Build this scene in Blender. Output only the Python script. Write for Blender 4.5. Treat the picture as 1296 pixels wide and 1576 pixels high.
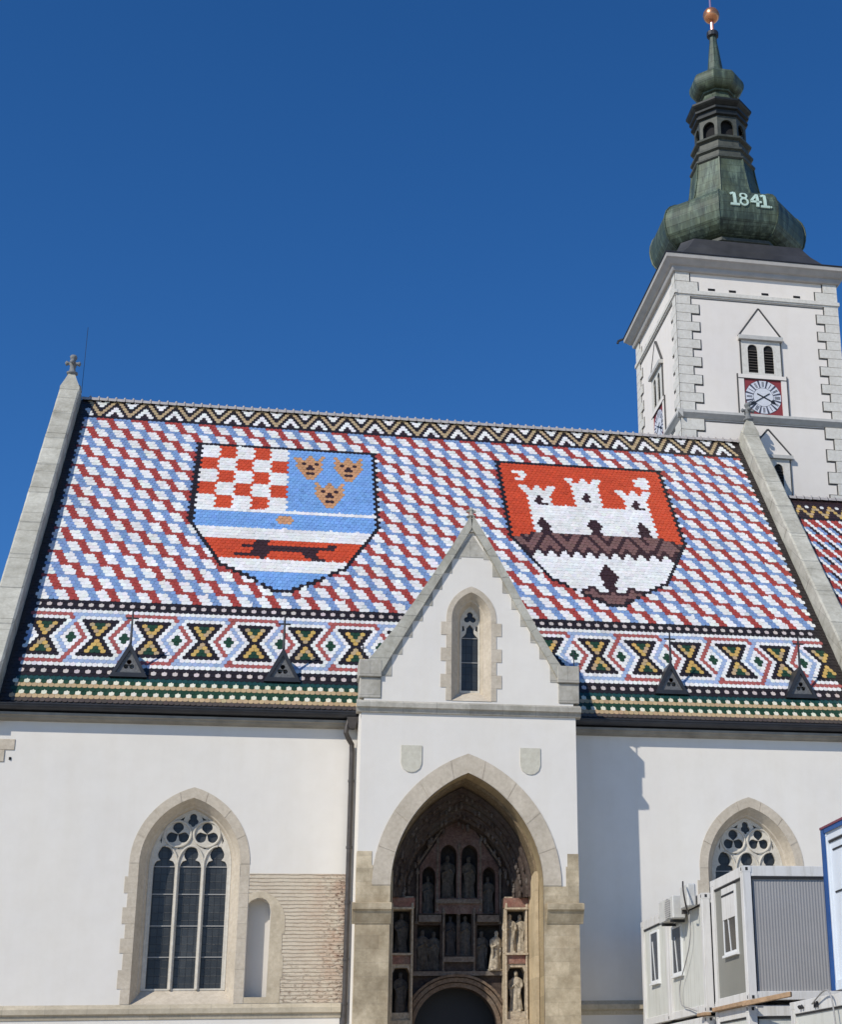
import bpy, bmesh, math, random
import numpy as np
from mathutils import Vector, Matrix
from mathutils.geometry import delaunay_2d_cdt
random.seed(7); rng = np.random.default_rng(7)
sc = bpy.context.scene; COL = sc.collection
for o in list(bpy.data.objects): bpy.data.objects.remove(o)
PI = math.pi; sin, cos = math.sin, math.cos

# ------------------------------------------------------------------ camera
RX, RY = 843, 1024
F, CX, CY = 2407.73, 914.93, 864.14            # focal length and optical centre in photo pixels (1296 x 1576)
yaw, pitch, roll = 0.2146, 0.336, -0.0232
fw = Vector((sin(yaw)*cos(pitch), cos(yaw)*cos(pitch), sin(pitch)))
ri = Vector((cos(yaw), -sin(yaw), 0)); up = ri.cross(fw)
r2 = cos(roll)*ri + sin(roll)*up; u2 = -sin(roll)*ri + cos(roll)*up
cam = bpy.data.cameras.new('camera'); co = bpy.data.objects.new('camera', cam); COL.objects.link(co)
co.matrix_world = Matrix(((r2.x,u2.x,-fw.x,0),(r2.y,u2.y,-fw.y,-38),(r2.z,u2.z,-fw.z,1.6),(0,0,0,1)))
cam.sensor_fit = 'VERTICAL'; cam.sensor_height = 36; cam.lens = 36*F/1576
cam.shift_x = (648-CX)/1576; cam.shift_y = (CY-788)/1576
cam.clip_start = .1; cam.clip_end = 3000
sc.camera = co

# ------------------------------------------------------------------ light
SUN = Vector((-1.247, -1.0, 1.26)).normalized()
EL = math.asin(SUN.z); ROT = math.atan2(SUN.x, SUN.y)
w = bpy.data.worlds.new('World'); sc.world = w; w.use_nodes = True
nt = w.node_tree; nt.nodes.clear()
sky = nt.nodes.new('ShaderNodeTexSky'); sky.sky_type = 'NISHITA'; sky.sun_disc = False
sky.sun_elevation = EL; sky.sun_rotation = ROT; sky.altitude = 2500; sky.air_density = 1.0; sky.dust_density = 0.0; sky.ozone_density = 4.0
bg = nt.nodes.new('ShaderNodeBackground'); bg.inputs[1].default_value = 0.134
wo = nt.nodes.new('ShaderNodeOutputWorld')
hs = nt.nodes.new('ShaderNodeHueSaturation'); hs.inputs['Saturation'].default_value = 1.25; hs.inputs['Hue'].default_value = .505; hs.inputs['Value'].default_value = 1.03
nt.links.new(sky.outputs[0], hs.inputs['Color']); nt.links.new(hs.outputs[0], bg.inputs[0]); nt.links.new(bg.outputs[0], wo.inputs[0])
sl = bpy.data.lights.new('sun', 'SUN'); sl.energy = 4.0; sl.angle = math.radians(.53); sl.color = (1, .95, .86)
so = bpy.data.objects.new('sun', sl); COL.objects.link(so); so.rotation_euler = SUN.to_track_quat('Z', 'Y').to_euler()
vs = sc.view_settings; vs.view_transform = 'Standard'; vs.look = 'None'; vs.gamma = 1; vs.use_curve_mapping = False; vs.exposure = 0.0

# ------------------------------------------------------------------ materials
def srgb(r, g, b):
    f = lambda c: (c/12.92 if c <= .04045 else ((c+.055)/1.055)**2.4)
    return tuple(f(x/255) for x in (r, g, b))
class NT:
    def __init__(s, name):
        s.m = bpy.data.materials.new(name); s.m.use_nodes = True; s.t = s.m.node_tree
        s.b = s.t.nodes['Principled BSDF']
        s.co = s.t.nodes.new('ShaderNodeTexCoord').outputs['Object']
    def n(s, t, ins=None, **kw):
        x = s.t.nodes.new(t)
        for k, v in kw.items(): setattr(x, k, v)
        for k, v in (ins or {}).items():
            if hasattr(v, 'node'): s.t.links.new(v, x.inputs[k])
            else: x.inputs[k].default_value = v
        return x
    def vec(s, scale=(1,1,1), rot=(0,0,0), loc=(0,0,0)):
        return s.n('ShaderNodeMapping', {'Vector': s.co, 'Scale': scale, 'Rotation': rot, 'Location': loc}).outputs[0]
    def noise(s, sc_, det=4, rough=.55, v=None):
        return s.n('ShaderNodeTexNoise', {'Vector': v if v is not None else s.co, 'Scale': sc_, 'Detail': det, 'Roughness': rough}).outputs[0]
    def ramp(s, fac, stops, mode='LINEAR'):
        r = s.n('ShaderNodeValToRGB', {0: fac}); r.color_ramp.interpolation = mode
        e = r.color_ramp.elements
        while len(e) < len(stops): e.new(.5)
        for i, (p, c) in enumerate(stops): e[i].position = p; e[i].color = (*c, 1) if len(c) == 3 else c
        return r.outputs[0]
    def mix(s, fac, a, b, mode='MIX'):
        x = s.t.nodes.new('ShaderNodeMix'); x.data_type = 'RGBA'; x.blend_type = mode
        for k, v in ((0, fac), (6, a), (7, b)):
            if hasattr(v, 'node'): s.t.links.new(v, x.inputs[k])
            else: x.inputs[k].default_value = v if k == 0 else ((*v, 1) if len(v) == 3 else v)
        return x.outputs[2]
    def out(s, col, rough=.8, bump=None, bs=.3, dist=.01, metal=0, spec=.5):
        for k, v in (('Base Color', col), ('Roughness', rough), ('Metallic', metal), ('Specular IOR Level', spec)):
            if hasattr(v, 'node'): s.t.links.new(v, s.b.inputs[k])
            else: s.b.inputs[k].default_value = (*v, 1) if (k == 'Base Color' and len(v) == 3) else v
        if bump is not None:
            bn = s.n('ShaderNodeBump', {'Height': bump, 'Strength': bs, 'Distance': dist})
            s.t.links.new(bn.outputs[0], s.b.inputs['Normal'])
        return s.m
def m_plain(name, c, rough=.6, var=.12, scale=6, metal=0, spec=.5, bs=.15):
    t = NT(name); n = t.noise(scale, 5)
    col = t.mix(1, c, t.ramp(n, [(.25, (1-var,)*3), (.75, (1+var,)*3)]), 'MULTIPLY')
    return t.out(col, rough, t.noise(scale*6, 3), bs, .004, metal, spec)
def m_worn(name, c, rust=(.25,.15,.09)):
    t = NT(name); a = t.noise(1.2, 5, .6); st = t.noise(1.5, 6, .7, t.vec((6, 6, .5)))
    col = t.mix(1, c, t.ramp(a, [(.3, (.93,.93,.92)), (.7, (1.03,1.03,1.02))]), 'MULTIPLY')
    col = t.mix(1, col, t.ramp(st, [(.36, (.84,.83,.80)), (.52, (1,1,1))]), 'MULTIPLY')
    col = t.mix(t.ramp(t.noise(14, 6, .8), [(.68, (0,0,0)), (.74, (.6,.6,.6))]), col, rust)
    return t.out(col, .45, t.noise(5, 4), .12, .02, spec=.4)
def m_plaster(name, c):
    t = NT(name)
    a = t.noise(.35, 5, .6); b = t.noise(2.3, 6, .65); st = t.noise(1.0, 5, .6, t.vec((2.2, 2.2, .22)))
    col = t.mix(1, c, t.ramp(a, [(.3, (.955, .955, .96)), (.7, (1.02, 1.015, 1.0))]), 'MULTIPLY')
    col = t.mix(1, col, t.ramp(b, [(.3, (.965, .96, .95)), (.6, (1.0, 1.0, 1.0))]), 'MULTIPLY')
    col = t.mix(1, col, t.ramp(st, [(.35, (.98, .975, .965)), (.55, (1, 1, 1))]), 'MULTIPLY')
    h = t.mix(.5, t.noise(3, 3), t.noise(60, 4))
    return t.out(col, .92, h, .25, .006, spec=.2)
def m_stone(name, c, blocks=None, rot=(0,0,0), joint=.7, var=.2, rough=.85, dirt=(.45,.43,.38), dirtamt=.4, mortar=.006):
    """cut stone: blocks=(width, height) in metres of the coursing, in the object's XZ plane"""
    t = NT(name); a = t.noise(1.7, 6, .65); b = t.noise(11, 6, .7); g = t.noise(70, 3)
    col = t.mix(1, c, t.ramp(a, [(.3, (1-var, 1-var*1.05, 1-var*1.15)), (.7, (1+var*.6,)*3)]), 'MULTIPLY')
    col = t.mix(1, col, t.ramp(b, [(.3, (.84, .82, .79)), (.65, (1.04, 1.04, 1.04))]), 'MULTIPLY')
    h = t.mix(.5, b, g)
    if dirtamt:
        d = t.ramp(t.noise(.9, 7, .75, t.vec((1.3, 1.3, .8), loc=(3, 7, 1))), [(.5, (0,0,0)), (.68, (dirtamt,)*3)])
        col = t.mix(d, col, tuple(x*y for x, y in zip(c, dirt)))
    if blocks:
        v = t.n('ShaderNodeMapping', {'Vector': t.co, 'Rotation': rot}).outputs[0]
        sp = t.n('ShaderNodeSeparateXYZ', {0: v}); cb = t.n('ShaderNodeCombineXYZ', {0: sp.outputs[0], 1: sp.outputs[2]})
        br = t.n('ShaderNodeTexBrick', {'Vector': cb.outputs[0], 'Color1': (1.06,1.05,1.03,1), 'Color2': (.84,.83,.81,1), 'Mortar': (joint,)*3+(1,), 'Scale': 1.0,
            'Mortar Size': mortar, 'Mortar Smooth': .3, 'Bias': 0., 'Brick Width': blocks[0], 'Row Height': blocks[1]})
        col = t.mix(1, col, br.outputs[0], 'MULTIPLY')
        inv = t.n('ShaderNodeMath', {0: 1.0, 1: br.outputs['Fac']}, operation='SUBTRACT').outputs[0]
        h = t.mix(.6, h, inv)
    return t.out(col, rough, h, .45, .012, spec=.25)

M = {}
M['plaster'] = m_plaster('white_lime_plaster', (.75, .71, .645))
M['towerplaster'] = m_plaster('white_tower_plaster', (.765, .715, .655))
M['niche'] = m_plaster('grey_niche_plaster', (.64, .60, .54))
M['quoin'] = m_stone('painted_quoin', (.66, .64, .585), None, var=.06, dirtamt=.12)
M['line'] = m_plain('grey_painted_line', (.07, .068, .066), .9)
M['stone'] = m_stone('pale_limestone', (.55, .49, .38), (.9, .42), var=.13, joint=.72, dirtamt=.25)
M['arch'] = m_stone('arch_limestone', (.57, .50, .40), None, var=.13, dirtamt=.22)
M['tracery'] = m_stone('tracery_limestone', (.62, .58, .50), None, var=.08, dirtamt=.15)
M['pier'] = m_stone('warm_pier_stone', (.56, .475, .34), (.55, .30), var=.42, joint=.80, dirtamt=.6, dirt=(.55,.48,.40), mortar=.004)
M['coping'] = m_stone('coping_stone', (.50, .49, .43), (50, .44), rot=(math.radians(-36),0,0), var=.24, joint=.7, dirtamt=.5, mortar=.010)
M['weathered'] = m_stone('weathered_stone', (.47, .45, .40), (.8, .5), var=.26, joint=.6, dirtamt=.65, dirt=(.5,.5,.45))
M['finial'] = m_stone('dark_grey_finial_stone', (.22, .23, .235), None, var=.3, dirtamt=.4)
M['darkmetal'] = m_plain('dark_sheet_metal', (.035, .036, .04), .45, .3, 3, .3)
M['pipe'] = m_plain('brown_pipe_metal', (.075, .066, .06), .5, .3, 5, .4)
M['skirt'] = m_plain('grey_zinc_skirt', (.07, .068, .068), .5, .3, 1.5, .5)
M['glass'] = None
t = NT('leaded_glass'); n = t.noise(1.6, 3); n2 = t.noise(9, 2)
vo = t.n('ShaderNodeTexBrick', {'Vector': t.n('ShaderNodeCombineXYZ', {0: t.n('ShaderNodeSeparateXYZ', {0: t.co}).outputs[0], 1: t.n('ShaderNodeSeparateXYZ', {0: t.co}).outputs[2]}).outputs[0],
    'Color1': (.034,.037,.038,1), 'Color2': (.022,.025,.027,1), 'Mortar': (.006,.006,.007,1), 'Scale': 1., 'Mortar Size': .006, 'Brick Width': .14, 'Row Height': .18})
vo.offset = 0.
M['glass'] = t.out(t.mix(1, vo.outputs[0], t.ramp(n, [(.3, (.6,.6,.6)), (.7, (1.6,1.55,1.5))]), 'MULTIPLY'), .38, t.mix(.5, n2, vo.outputs[1]), .5, .01, 0, .5)
M['bar'] = m_plain('window_bar', (.30, .29, .27), .6)
M['void'] = m_plain('dark_interior', (.006, .006, .007), .9)
M['doorwood'] = m_plain('dark_door_wood', (.012, .012, .014), .6)
M['louvre'] = m_plain('dark_louvre_wood', (.05, .042, .035), .8)
M['ridge'] = m_plain('ridge_tile_grey', (.38, .35, .33), .6, .2, 9)
# portal stone: dark painted sculpted stone with reddish and grey areas
def m_portal(name, c1, c2, c3):
    t = NT(name); a = t.noise(2.4, 6, .7); b = t.noise(14, 5, .7)
    col = t.ramp(a, [(.32, c1), (.5, c2), (.68, c3)])
    col = t.mix(1, col, t.ramp(b, [(.3, (.55,.55,.55)), (.7, (1.25,1.25,1.25))]), 'MULTIPLY')
    return t.out(col, .85, b, .8, .02, spec=.25)
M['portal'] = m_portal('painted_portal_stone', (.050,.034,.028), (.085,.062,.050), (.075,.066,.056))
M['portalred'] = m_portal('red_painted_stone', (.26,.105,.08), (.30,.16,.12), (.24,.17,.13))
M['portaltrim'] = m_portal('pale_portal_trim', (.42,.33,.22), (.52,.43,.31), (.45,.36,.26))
M['soffit'] = m_portal('shade_toned_ochre_vault', (.15,.11,.065), (.22,.165,.10), (.17,.13,.08))  # vault stone coloured darker than the jamb, with its shade in the tone
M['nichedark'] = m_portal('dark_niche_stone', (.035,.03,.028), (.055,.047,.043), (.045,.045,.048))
M['statue'] = m_portal('shade_toned_statue_stone', (.06,.05,.04), (.11,.093,.075), (.09,.085,.078))  # statue stone for the shaded niches, the shade put into its colour
M['statue_sunlit'] = m_portal('sun_toned_statue_stone', (.28,.23,.16), (.44,.37,.27), (.36,.33,.28))  # same statue stone lightened for the figures in the sun
# copper patina
t = NT('green_copper_patina')
st = t.noise(1.0, 5, .65, t.vec((5, 5, .55))); lg = t.noise(1.1, 5, .6)
col = t.ramp(st, [(.30, (.022,.032,.025)), (.50, (.055,.080,.062)), (.76, (.20,.265,.195))])
col = t.mix(t.ramp(lg, [(.42, (0,0,0)), (.7, (.8,.8,.8))]), col, (.095, .115, .058))
wv = t.n('ShaderNodeTexBrick', {'Vector': t.n('ShaderNodeCombineXYZ', {0: t.n('ShaderNodeSeparateXYZ', {0: t.co}).outputs[0], 1: t.n('ShaderNodeSeparateXYZ', {0: t.co}).outputs[2]}).outputs[0],
    'Color1': (1,1,1,1), 'Color2': (.86,.88,.86,1), 'Mortar': (.5,.5,.5,1), 'Scale': 1., 'Mortar Size': .012, 'Brick Width': .62, 'Row Height': .34})
M['copper'] = t.out(t.mix(1, col, wv.outputs[0], 'MULTIPLY'), .55, t.mix(.5, st, wv.outputs[1]), .3, .01, .15, .5)
M['copperdark'] = m_plain('dark_bronze_copper', (.018, .020, .018), .5, .5, 4, .3)
M['coppergrey'] = m_plain('grey_green_copper_trim', (.062, .066, .053), .6, .4, 6, .1)
M['digits'] = m_plain('pale_green_digits', (.46, .60, .52), .6, .05)
M['gilt'] = m_plain('gilded_ball', (.62, .27, .13), .32, .15, 5, .75)
M['giltpole'] = m_plain('reddish_copper_pole', (.55, .27, .24), .4, .1, 5, .5)
M['clockred'] = m_plain('dark_red_clock_field', (.23, .03, .035), .7)
M['clockwhite'] = m_plain('white_clock_face', (.62, .63, .66), .6, .05)
M['clockplate'] = m_plain('white_numeral_plates', (.62, .63, .68), .6, .1, 20)
M['clockblack'] = m_plain('black_clock_marks', (.012, .013, .016), .5)
# glazed tiles : colour read per tile
t = NT('glazed_roof_tiles')
at = t.n('ShaderNodeAttribute', attribute_name='Col')
n = t.noise(25, 3); lg = t.noise(.8, 5, .6)
col = t.mix(1, at.outputs[0], t.ramp(n, [(.3, (.86,.86,.86)), (.7, (1.06,1.06,1.06))]), 'MULTIPLY')
col = t.mix(1, col, t.ramp(lg, [(.35, (.90,.89,.87)), (.6, (1,1,1))]), 'MULTIPLY')
M['tiles'] = t.out(col, .40, n, .12, .004, 0, .5)
# brick patch
t = NT('washed_brick'); sp = t.n('ShaderNodeSeparateXYZ', {0: t.co})
def mth(op, a, b=0.): return t.n('ShaderNodeMath', {0: a, 1: b}, operation=op).outputs[0]
wob = t.noise(3.0, 4); zz = t.n('ShaderNodeMath', {0: wob, 1: .05, 2: sp.outputs[2]}, operation='MULTIPLY_ADD').outputs[0]
fr = mth('FRACT', mth('DIVIDE', zz, .086))
J = t.ramp(fr, [(.0, (1,1,1)), (.16, (.7,.7,.7)), (.30, (0,0,0)), (.86, (0,0,0)), (1., (1,1,1))])
dash = t.ramp(t.noise(5, 8, .8, t.vec((.8, 1, 4.5))), [(.40, (.12,.12,.12)), (.60, (1,1,1))])
cb = t.n('ShaderNodeCombineXYZ', {0: sp.outputs[0], 1: zz})
br = t.n('ShaderNodeTexBrick', {'Vector': cb.outputs[0], 'Color1': (.60,.515,.395,1), 'Color2': (.545,.455,.345,1), 'Mortar': (.47,.38,.28,1), 'Scale': 1.,
    'Mortar Size': .008, 'Mortar Smooth': .6, 'Brick Width': .29, 'Row Height': .086})
col = t.mix(t.ramp(t.noise(2.4, 7, .75), [(.38, (.1,.1,.1)), (.58, (.8,.8,.8))]), br.outputs[0], (.63, .55, .425))
col = t.mix(mth('MULTIPLY', J, mth('MULTIPLY', dash, .85)), col, (.30, .22, .15))
redm = t.n('ShaderNodeMapRange', {0: sp.outputs[0], 1: .9, 2: 2.1, 3: 0., 4: .6}).outputs[0]
col = t.mix(mth('MULTIPLY', t.ramp(t.noise(2.6, 6, .7), [(.42, (0,0,0)), (.62, (1,1,1))]), redm), col, (.42, .22, .14))
low = t.n('ShaderNodeMapRange', {0: sp.outputs[2], 1: 5.2, 2: 4.3, 3: 0., 4: .6}).outputs[0]
pm_ = mth('MAXIMUM', t.n('ShaderNodeMapRange', {0: sp.outputs[0], 1: 1.3, 2: 2.0, 3: .08, 4: 1.}).outputs[0], low)
pit = t.ramp(t.noise(9, 7, .75, t.vec((1, 1, 1.8))), [(.54, (0,0,0)), (.61, (1,1,1))])
col = t.mix(mth('MULTIPLY', pit, pm_), col, (.17, .09, .065))
hgt = mth('SUBTRACT', 1.0, mth('MAXIMUM', mth('MULTIPLY', J, .6), mth('MULTIPLY', pit, pm_)))
M['brick'] = t.out(col, .95, t.mix(.3, hgt, t.noise(40, 4)), .9, .03, spec=.15)
M['ground'] = m_stone('stone_paving', (.47, .42, .345), None, var=.15)
M['contwhite'] = m_worn('cream_container_panel', (.61, .605, .55), (.4,.37,.32))
M['contframe'] = m_worn('white_container_frame', (.67, .65, .62))
M['contgrey'] = m_plain('grey_container_panel', (.30, .29, .28), .5, .06, 2)
M['contolive'] = m_plain('grey_beige_container_panel', (.22, .215, .185), .5, .06, 2)
M['pvc'] = m_plain('white_pvc_frame', (.74, .74, .72), .4, .03)
M['cglass'] = m_plain('container_window_glass', (.06, .062, .065), .12, .2, 2, 0, .6)
M['rubber'] = m_plain('black_gap', (.02, .02, .022), .8)
M['ac'] = m_plain('aged_white_plastic', (.55, .54, .50), .5, .1, 8)
M['wood'] = m_plain('raw_timber', (.36, .23, .13), .8, .3, 12)
M['blue'] = m_plain('blue_painted_steel', (.010, .07, .24), .4, .15, 4)
M['lightblue'] = m_plain('white_blue_panel', (.64, .68, .72), .4, .05, 2)
M['maroon'] = m_plain('maroon_painted_steel', (.17, .04, .06), .5, .15, 4)

# ------------------------------------------------------------------ mesh helpers
SPLIT = {'archivolt_carving','glazing_bar','numeral','numeral_plate','quoins','quoin_outline','louvre','porch_pier','wall_vent','ledge','eave_cornice','gutter','plinth','corner_block','gable_quoins','window_outline','clock_outline','shrine_canopy','string_course','window_cornice','panel_outline','corner_casting','metal_finial','porch_side_wall','casting_slot','power_socket','finial_rod','grille_bar'}
class MB:
    def __init__(s): s.v = []; s.f = []
    def add(s, vs_, fs):
        k = len(s.v); s.v += [tuple(p) for p in vs_]; s.f += [tuple(i+k for i in f) for f in fs]; return s
    def box(s, x0, x1, y0, y1, z0, z1):
        return s.add([(x0,y0,z0),(x1,y0,z0),(x1,y1,z0),(x0,y1,z0),(x0,y0,z1),(x1,y0,z1),(x1,y1,z1),(x0,y1,z1)],
            [(0,3,2,1),(4,5,6,7),(0,1,5,4),(1,2,6,5),(2,3,7,6),(3,0,4,7)])
    def loft(s, rings, close=True, cap0=False, cap1=False):
        k = len(s.v); n = len(rings[0])
        for r in rings: s.v += [tuple(p) for p in r]
        for i in range(len(rings)-1):
            for j in range(n if close else n-1):
                a = k+i*n+j; b = k+i*n+(j+1) % n
                s.f.append((a, b, b+n, a+n))
        if cap0: s.f.append(tuple(k+j for j in reversed(range(n))))
        if cap1: s.f.append(tuple(k+(len(rings)-1)*n+j for j in range(n)))
        return s
    def tube(s, pts, r, n=8, cap=True):
        pts = [Vector(p) for p in pts]; rings = []
        rr = r if isinstance(r, (list, tuple)) else [r]*len(pts)
        prev = None
        for i, p in enumerate(pts):
            d = (pts[min(i+1, len(pts)-1)]-pts[max(i-1, 0)]).normalized()
            if prev is None: prev = d.orthogonal().normalized()
            u = (prev - d*prev.dot(d)); u = u.normalized() if u.length > 1e-6 else d.orthogonal().normalized(); prev = u
            v = d.cross(u); rings.append([p+(u*cos(2*PI*j/n)+v*sin(2*PI*j/n))*rr[i] for j in range(n)])
        return s.loft(rings, True, cap, cap)
    def lathe(s, c, prof, n=12, ph=0, sx=1, sy=1):
        rings = [[(c[0]+sx*r*cos(2*PI*j/n+ph), c[1]+sy*r*sin(2*PI*j/n+ph), c[2]+z) for j in range(n)] for r, z in prof]
        return s.loft(rings, True, True, True)
    def plate(s, outer, holes, ya, yb, mp=None, back=True):
        """flat slab in XZ with holes, front at ya, back at yb; mp maps (u, v, depth) to 3-D"""
        mp = mp or (lambda u, v, d: (u, d, v))
        loops = [outer]+holes; P = []; E_ = []
        for L in loops:
            k = len(P); P += [Vector(p) for p in L]; E_ += [(k+i, k+(i+1) % len(L)) for i in range(len(L))]
        vv, ee, ff, *_ = delaunay_2d_cdt(P, E_, [], 0, 1e-6)
        def inside(p, L):
            c = False; n = len(L)
            for i in range(n):
                (x1, y1), (x2, y2) = L[i], L[(i+1) % n]
                if (y1 > p[1]) != (y2 > p[1]) and p[0] < (x2-x1)*(p[1]-y1)/(y2-y1)+x1: c = not c
            return c
        keep = []
        for f_ in ff:
            c_ = sum((vv[i] for i in f_), Vector((0, 0)))/len(f_)
            if inside(c_, outer) and not any(inside(c_, h) for h in holes): keep.append(f_)
        s.add([mp(v.x, v.y, ya) for v in vv], keep)
        if back and yb is not None: s.add([mp(v.x, v.y, yb) for v in vv], [tuple(reversed(f_)) for f_ in keep])
        if yb is not None:
            for L in loops: s.loft([[mp(p[0], p[1], ya) for p in L], [mp(p[0], p[1], yb) for p in L]])
        return s
    def clusters(s, gap=.06):
        par = list(range(len(s.v)))
        def fd(i):
            while par[i] != i: par[i] = par[par[i]]; i = par[i]
            return i
        for f in s.f:
            a = fd(f[0])
            for j in f[1:]: par[fd(j)] = a
        comp = {}
        for i in range(len(s.v)): comp.setdefault(fd(i), []).append(i)
        C_ = []
        for ids in comp.values():
            P = np.array([s.v[i] for i in ids]); C_.append([P.min(0)-gap, P.max(0)+gap, set(ids)])
        ch = True
        while ch:
            ch = False
            for i in range(len(C_)):
                for j in range(len(C_)-1, i, -1):
                    if (C_[i][0] <= C_[j][1]).all() and (C_[j][0] <= C_[i][1]).all():
                        C_[i][0] = np.minimum(C_[i][0], C_[j][0]); C_[i][1] = np.maximum(C_[i][1], C_[j][1]); C_[i][2] |= C_[j][2]; del C_[j]; ch = True
        out = []
        for _, _, ids in C_:
            m = {}; q = MB()
            for i in sorted(ids): m[i] = len(q.v); q.v.append(s.v[i])
            q.f = [tuple(m[i] for i in f) for f in s.f if f[0] in ids]; out.append(q)
        return out
    def build(s, name, mat, parent=None, smooth=False, bevel=0):
        if name in SPLIT:
            cl_ = s.clusters(.0 if name == 'archivolt_carving' else .06)
            if len(cl_) > 1:
                SPLIT.discard(name); r_ = [q.build(name, mat, parent, smooth, bevel) for q in cl_]; SPLIT.add(name); return r_[0]
        me = bpy.data.meshes.new(name); me.from_pydata(s.v, [], s.f); me.materials.append(M[mat] if isinstance(mat, str) else mat)
        bm = bmesh.new(); bm.from_mesh(me); bmesh.ops.remove_doubles(bm, verts=bm.verts, dist=1e-5)
        bmesh.ops.recalc_face_normals(bm, faces=bm.faces); bm.to_mesh(me); bm.free()
        if smooth:
            for p in me.polygons: p.use_smooth = True
        o = bpy.data.objects.new(name, me); COL.objects.link(o)
        if parent: setp(o, parent)
        if bevel:
            b = o.modifiers.new('bevel', 'BEVEL'); b.width = bevel; b.segments = 1; b.limit_method = 'ANGLE'
        if smooth == 'auto':
            e = o.modifiers.new('edges', 'EDGE_SPLIT'); e.split_angle = math.radians(35)
        return o
def wloc(o):
    v = Vector(o.location)
    while o.parent: o = o.parent; v += Vector(o.location) if o.type == 'EMPTY' else Vector((0,0,0))
    return v
def setp(o, parent):
    o.parent = parent
    root = parent
    while root.parent: root = root.parent
    if parent is root: o.matrix_parent_inverse = Matrix.Translation(-Vector(root.location)) if root.type == 'EMPTY' else Matrix()
def thing(name, label, cat, loc=(0,0,0), group=None):
    o = bpy.data.objects.new(name, None); COL.objects.link(o); o.location = loc; o.empty_display_size = .3
    o['label'] = label; o['category'] = cat
    if group: o['group'] = group
    return o
def tag(o, label, cat, group=None):
    o['label'] = label; o['category'] = cat
    if group: o['group'] = group
    return o
def arch(cx, hw, zb, zs, za, n=12, round_=False):
    """pointed arch outline, counter-clockwise from bottom left"""
    h = za-zs; r = (hw*hw+h*h)/(2*hw); pts = [(cx-hw, zb), (cx+hw, zb)]
    th = math.atan2(h, r-hw) if r > hw else PI-math.atan2(h, hw-r)
    R_ = [(cx+hw-r+r*cos(th*i/n), zs+r*sin(th*i/n)) for i in range(n+1)]
    pts += R_; pts += [(2*cx-x, z) for x, z in reversed(R_[:-1])]
    return pts
def archtop(cx, hw, zs, za, n=12):
    return arch(cx, hw, zs, zs, za, n)[2:]
def archring(cx, hi, ho, zb, zs, zi, zo, n=12):
    """closed ribbon between two pointed arches down to zb (no bottom)"""
    a = arch(cx, ho, zb, zs, zo, n); b = arch(cx, hi, zb, zs, zi, n)
    return a[1:]+a[:1]+b[:1]+list(reversed(b[1:]))
def voussoirs(mb, cx, hi, ho, zs, zi, zo, y, n, step, yb):
    def path(h, z):
        q = arch(cx, h, zs, zs, z, n)[2:]; return q
    A_, B_ = path(ho, zo), path(hi, zi)
    i = 0; N_ = len(A_)-1
    while i < N_:
        j = min(i+step, N_); o_ = [Vector(A_[k]) for k in range(i, j+1)]; q = [Vector(B_[k]) for k in range(i, j+1)]
        g = .006
        for L in (o_, q):
            d0 = (L[1]-L[0]).normalized(); d1 = (L[-2]-L[-1]).normalized(); L[0] = L[0]+d0*g; L[-1] = L[-1]+d1*g
        mb.plate([tuple(v) for v in o_]+[tuple(v) for v in reversed(q)], [], y-random.uniform(0, .007), yb); i = j
def union_circles(cs, n=48, c=(0, 0), extra=0):
    out = []
    for i in range(n):
        th = 2*PI*i/n+.01; dx, dz = cos(th), sin(th); best = .0
        for (x, z, r) in cs:
            b = x*dx+z*dz; d = r*r-(x*x+z*z-b*b)
            if d > 0: best = max(best, b+math.sqrt(d))
        out.append((c[0]+best*dx, c[1]+best*dz))
    return out

# ------------------------------------------------------------------ ground
o = MB().add([(-400,-400,0),(400,-400,0),(400,400,0),(-400,400,0)], [(0,1,2,3)]).build('ground', 'ground'); o['kind'] = 'structure'

# ================================================================== CHURCH
church = thing('church', 'white church nave and porch with steep roof of coloured glazed tiles bearing two large shields', 'church', (4.6, 0, 0))
WX0, WX1 = -6.75, 40.0
# window openings
LW, RW = -1.57, 12.17
def wopen(cx): return arch(cx, 1.15, 4.0, 7.2, 8.75, 14)
niche = [(-.19, 4.17), (.31, 4.17), (.335, 5.9), (.34, 6.12), (.30, 6.27), (.22, 6.37), (.12, 6.42), (.0, 6.41), (-.12, 6.36), (-.19, 6.29)]
porch_hole = [(3.0, .3), (6.5, .3), (6.5, 9.3), (3.0, 9.3)]
mb = MB(); mb.plate([(WX0,0),(WX1,0),(WX1,10.5),(WX0,10.5)], [wopen(LW), niche, wopen(RW), porch_hole], 0, .9)
mb.build('wall', 'plaster', church)
# plinth below the ledge stands a little proud
MB().box(WX0, 2.0, -.05, -.001, 0, 3.78).box(7.6, WX1, -.05, -.001, 0, 3.78).build('plinth', 'plaster', church)
led = MB()
for a, b in ((WX0, 2.02), (7.42, WX1)):
    led.loft([[(x, 0.002, 4.03), (x, -.14, 3.93), (x, -.14, 3.82), (x, -.09, 3.79), (x, -.07, 3.70), (x, .002, 3.68)] for x in (a, b)], True, True, True)
led.build('ledge', 'stone', church)
cor = MB()
for a, b in ((-6.85, 2.2), (7.4, WX1)):
    cor.loft([[(x, .002, 10.68), (x, -.27, 10.66), (x, -.27, 10.60), (x, -.20, 10.585), (x, -.18, 10.545), (x, -.06, 10.5), (x, .002, 10.5)] for x in (a, b)], True, True, True)
cor.build('eave_cornice', m_plain('eave_stone_grey', (.25,.235,.20), .85, .3, 2), church)
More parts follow.
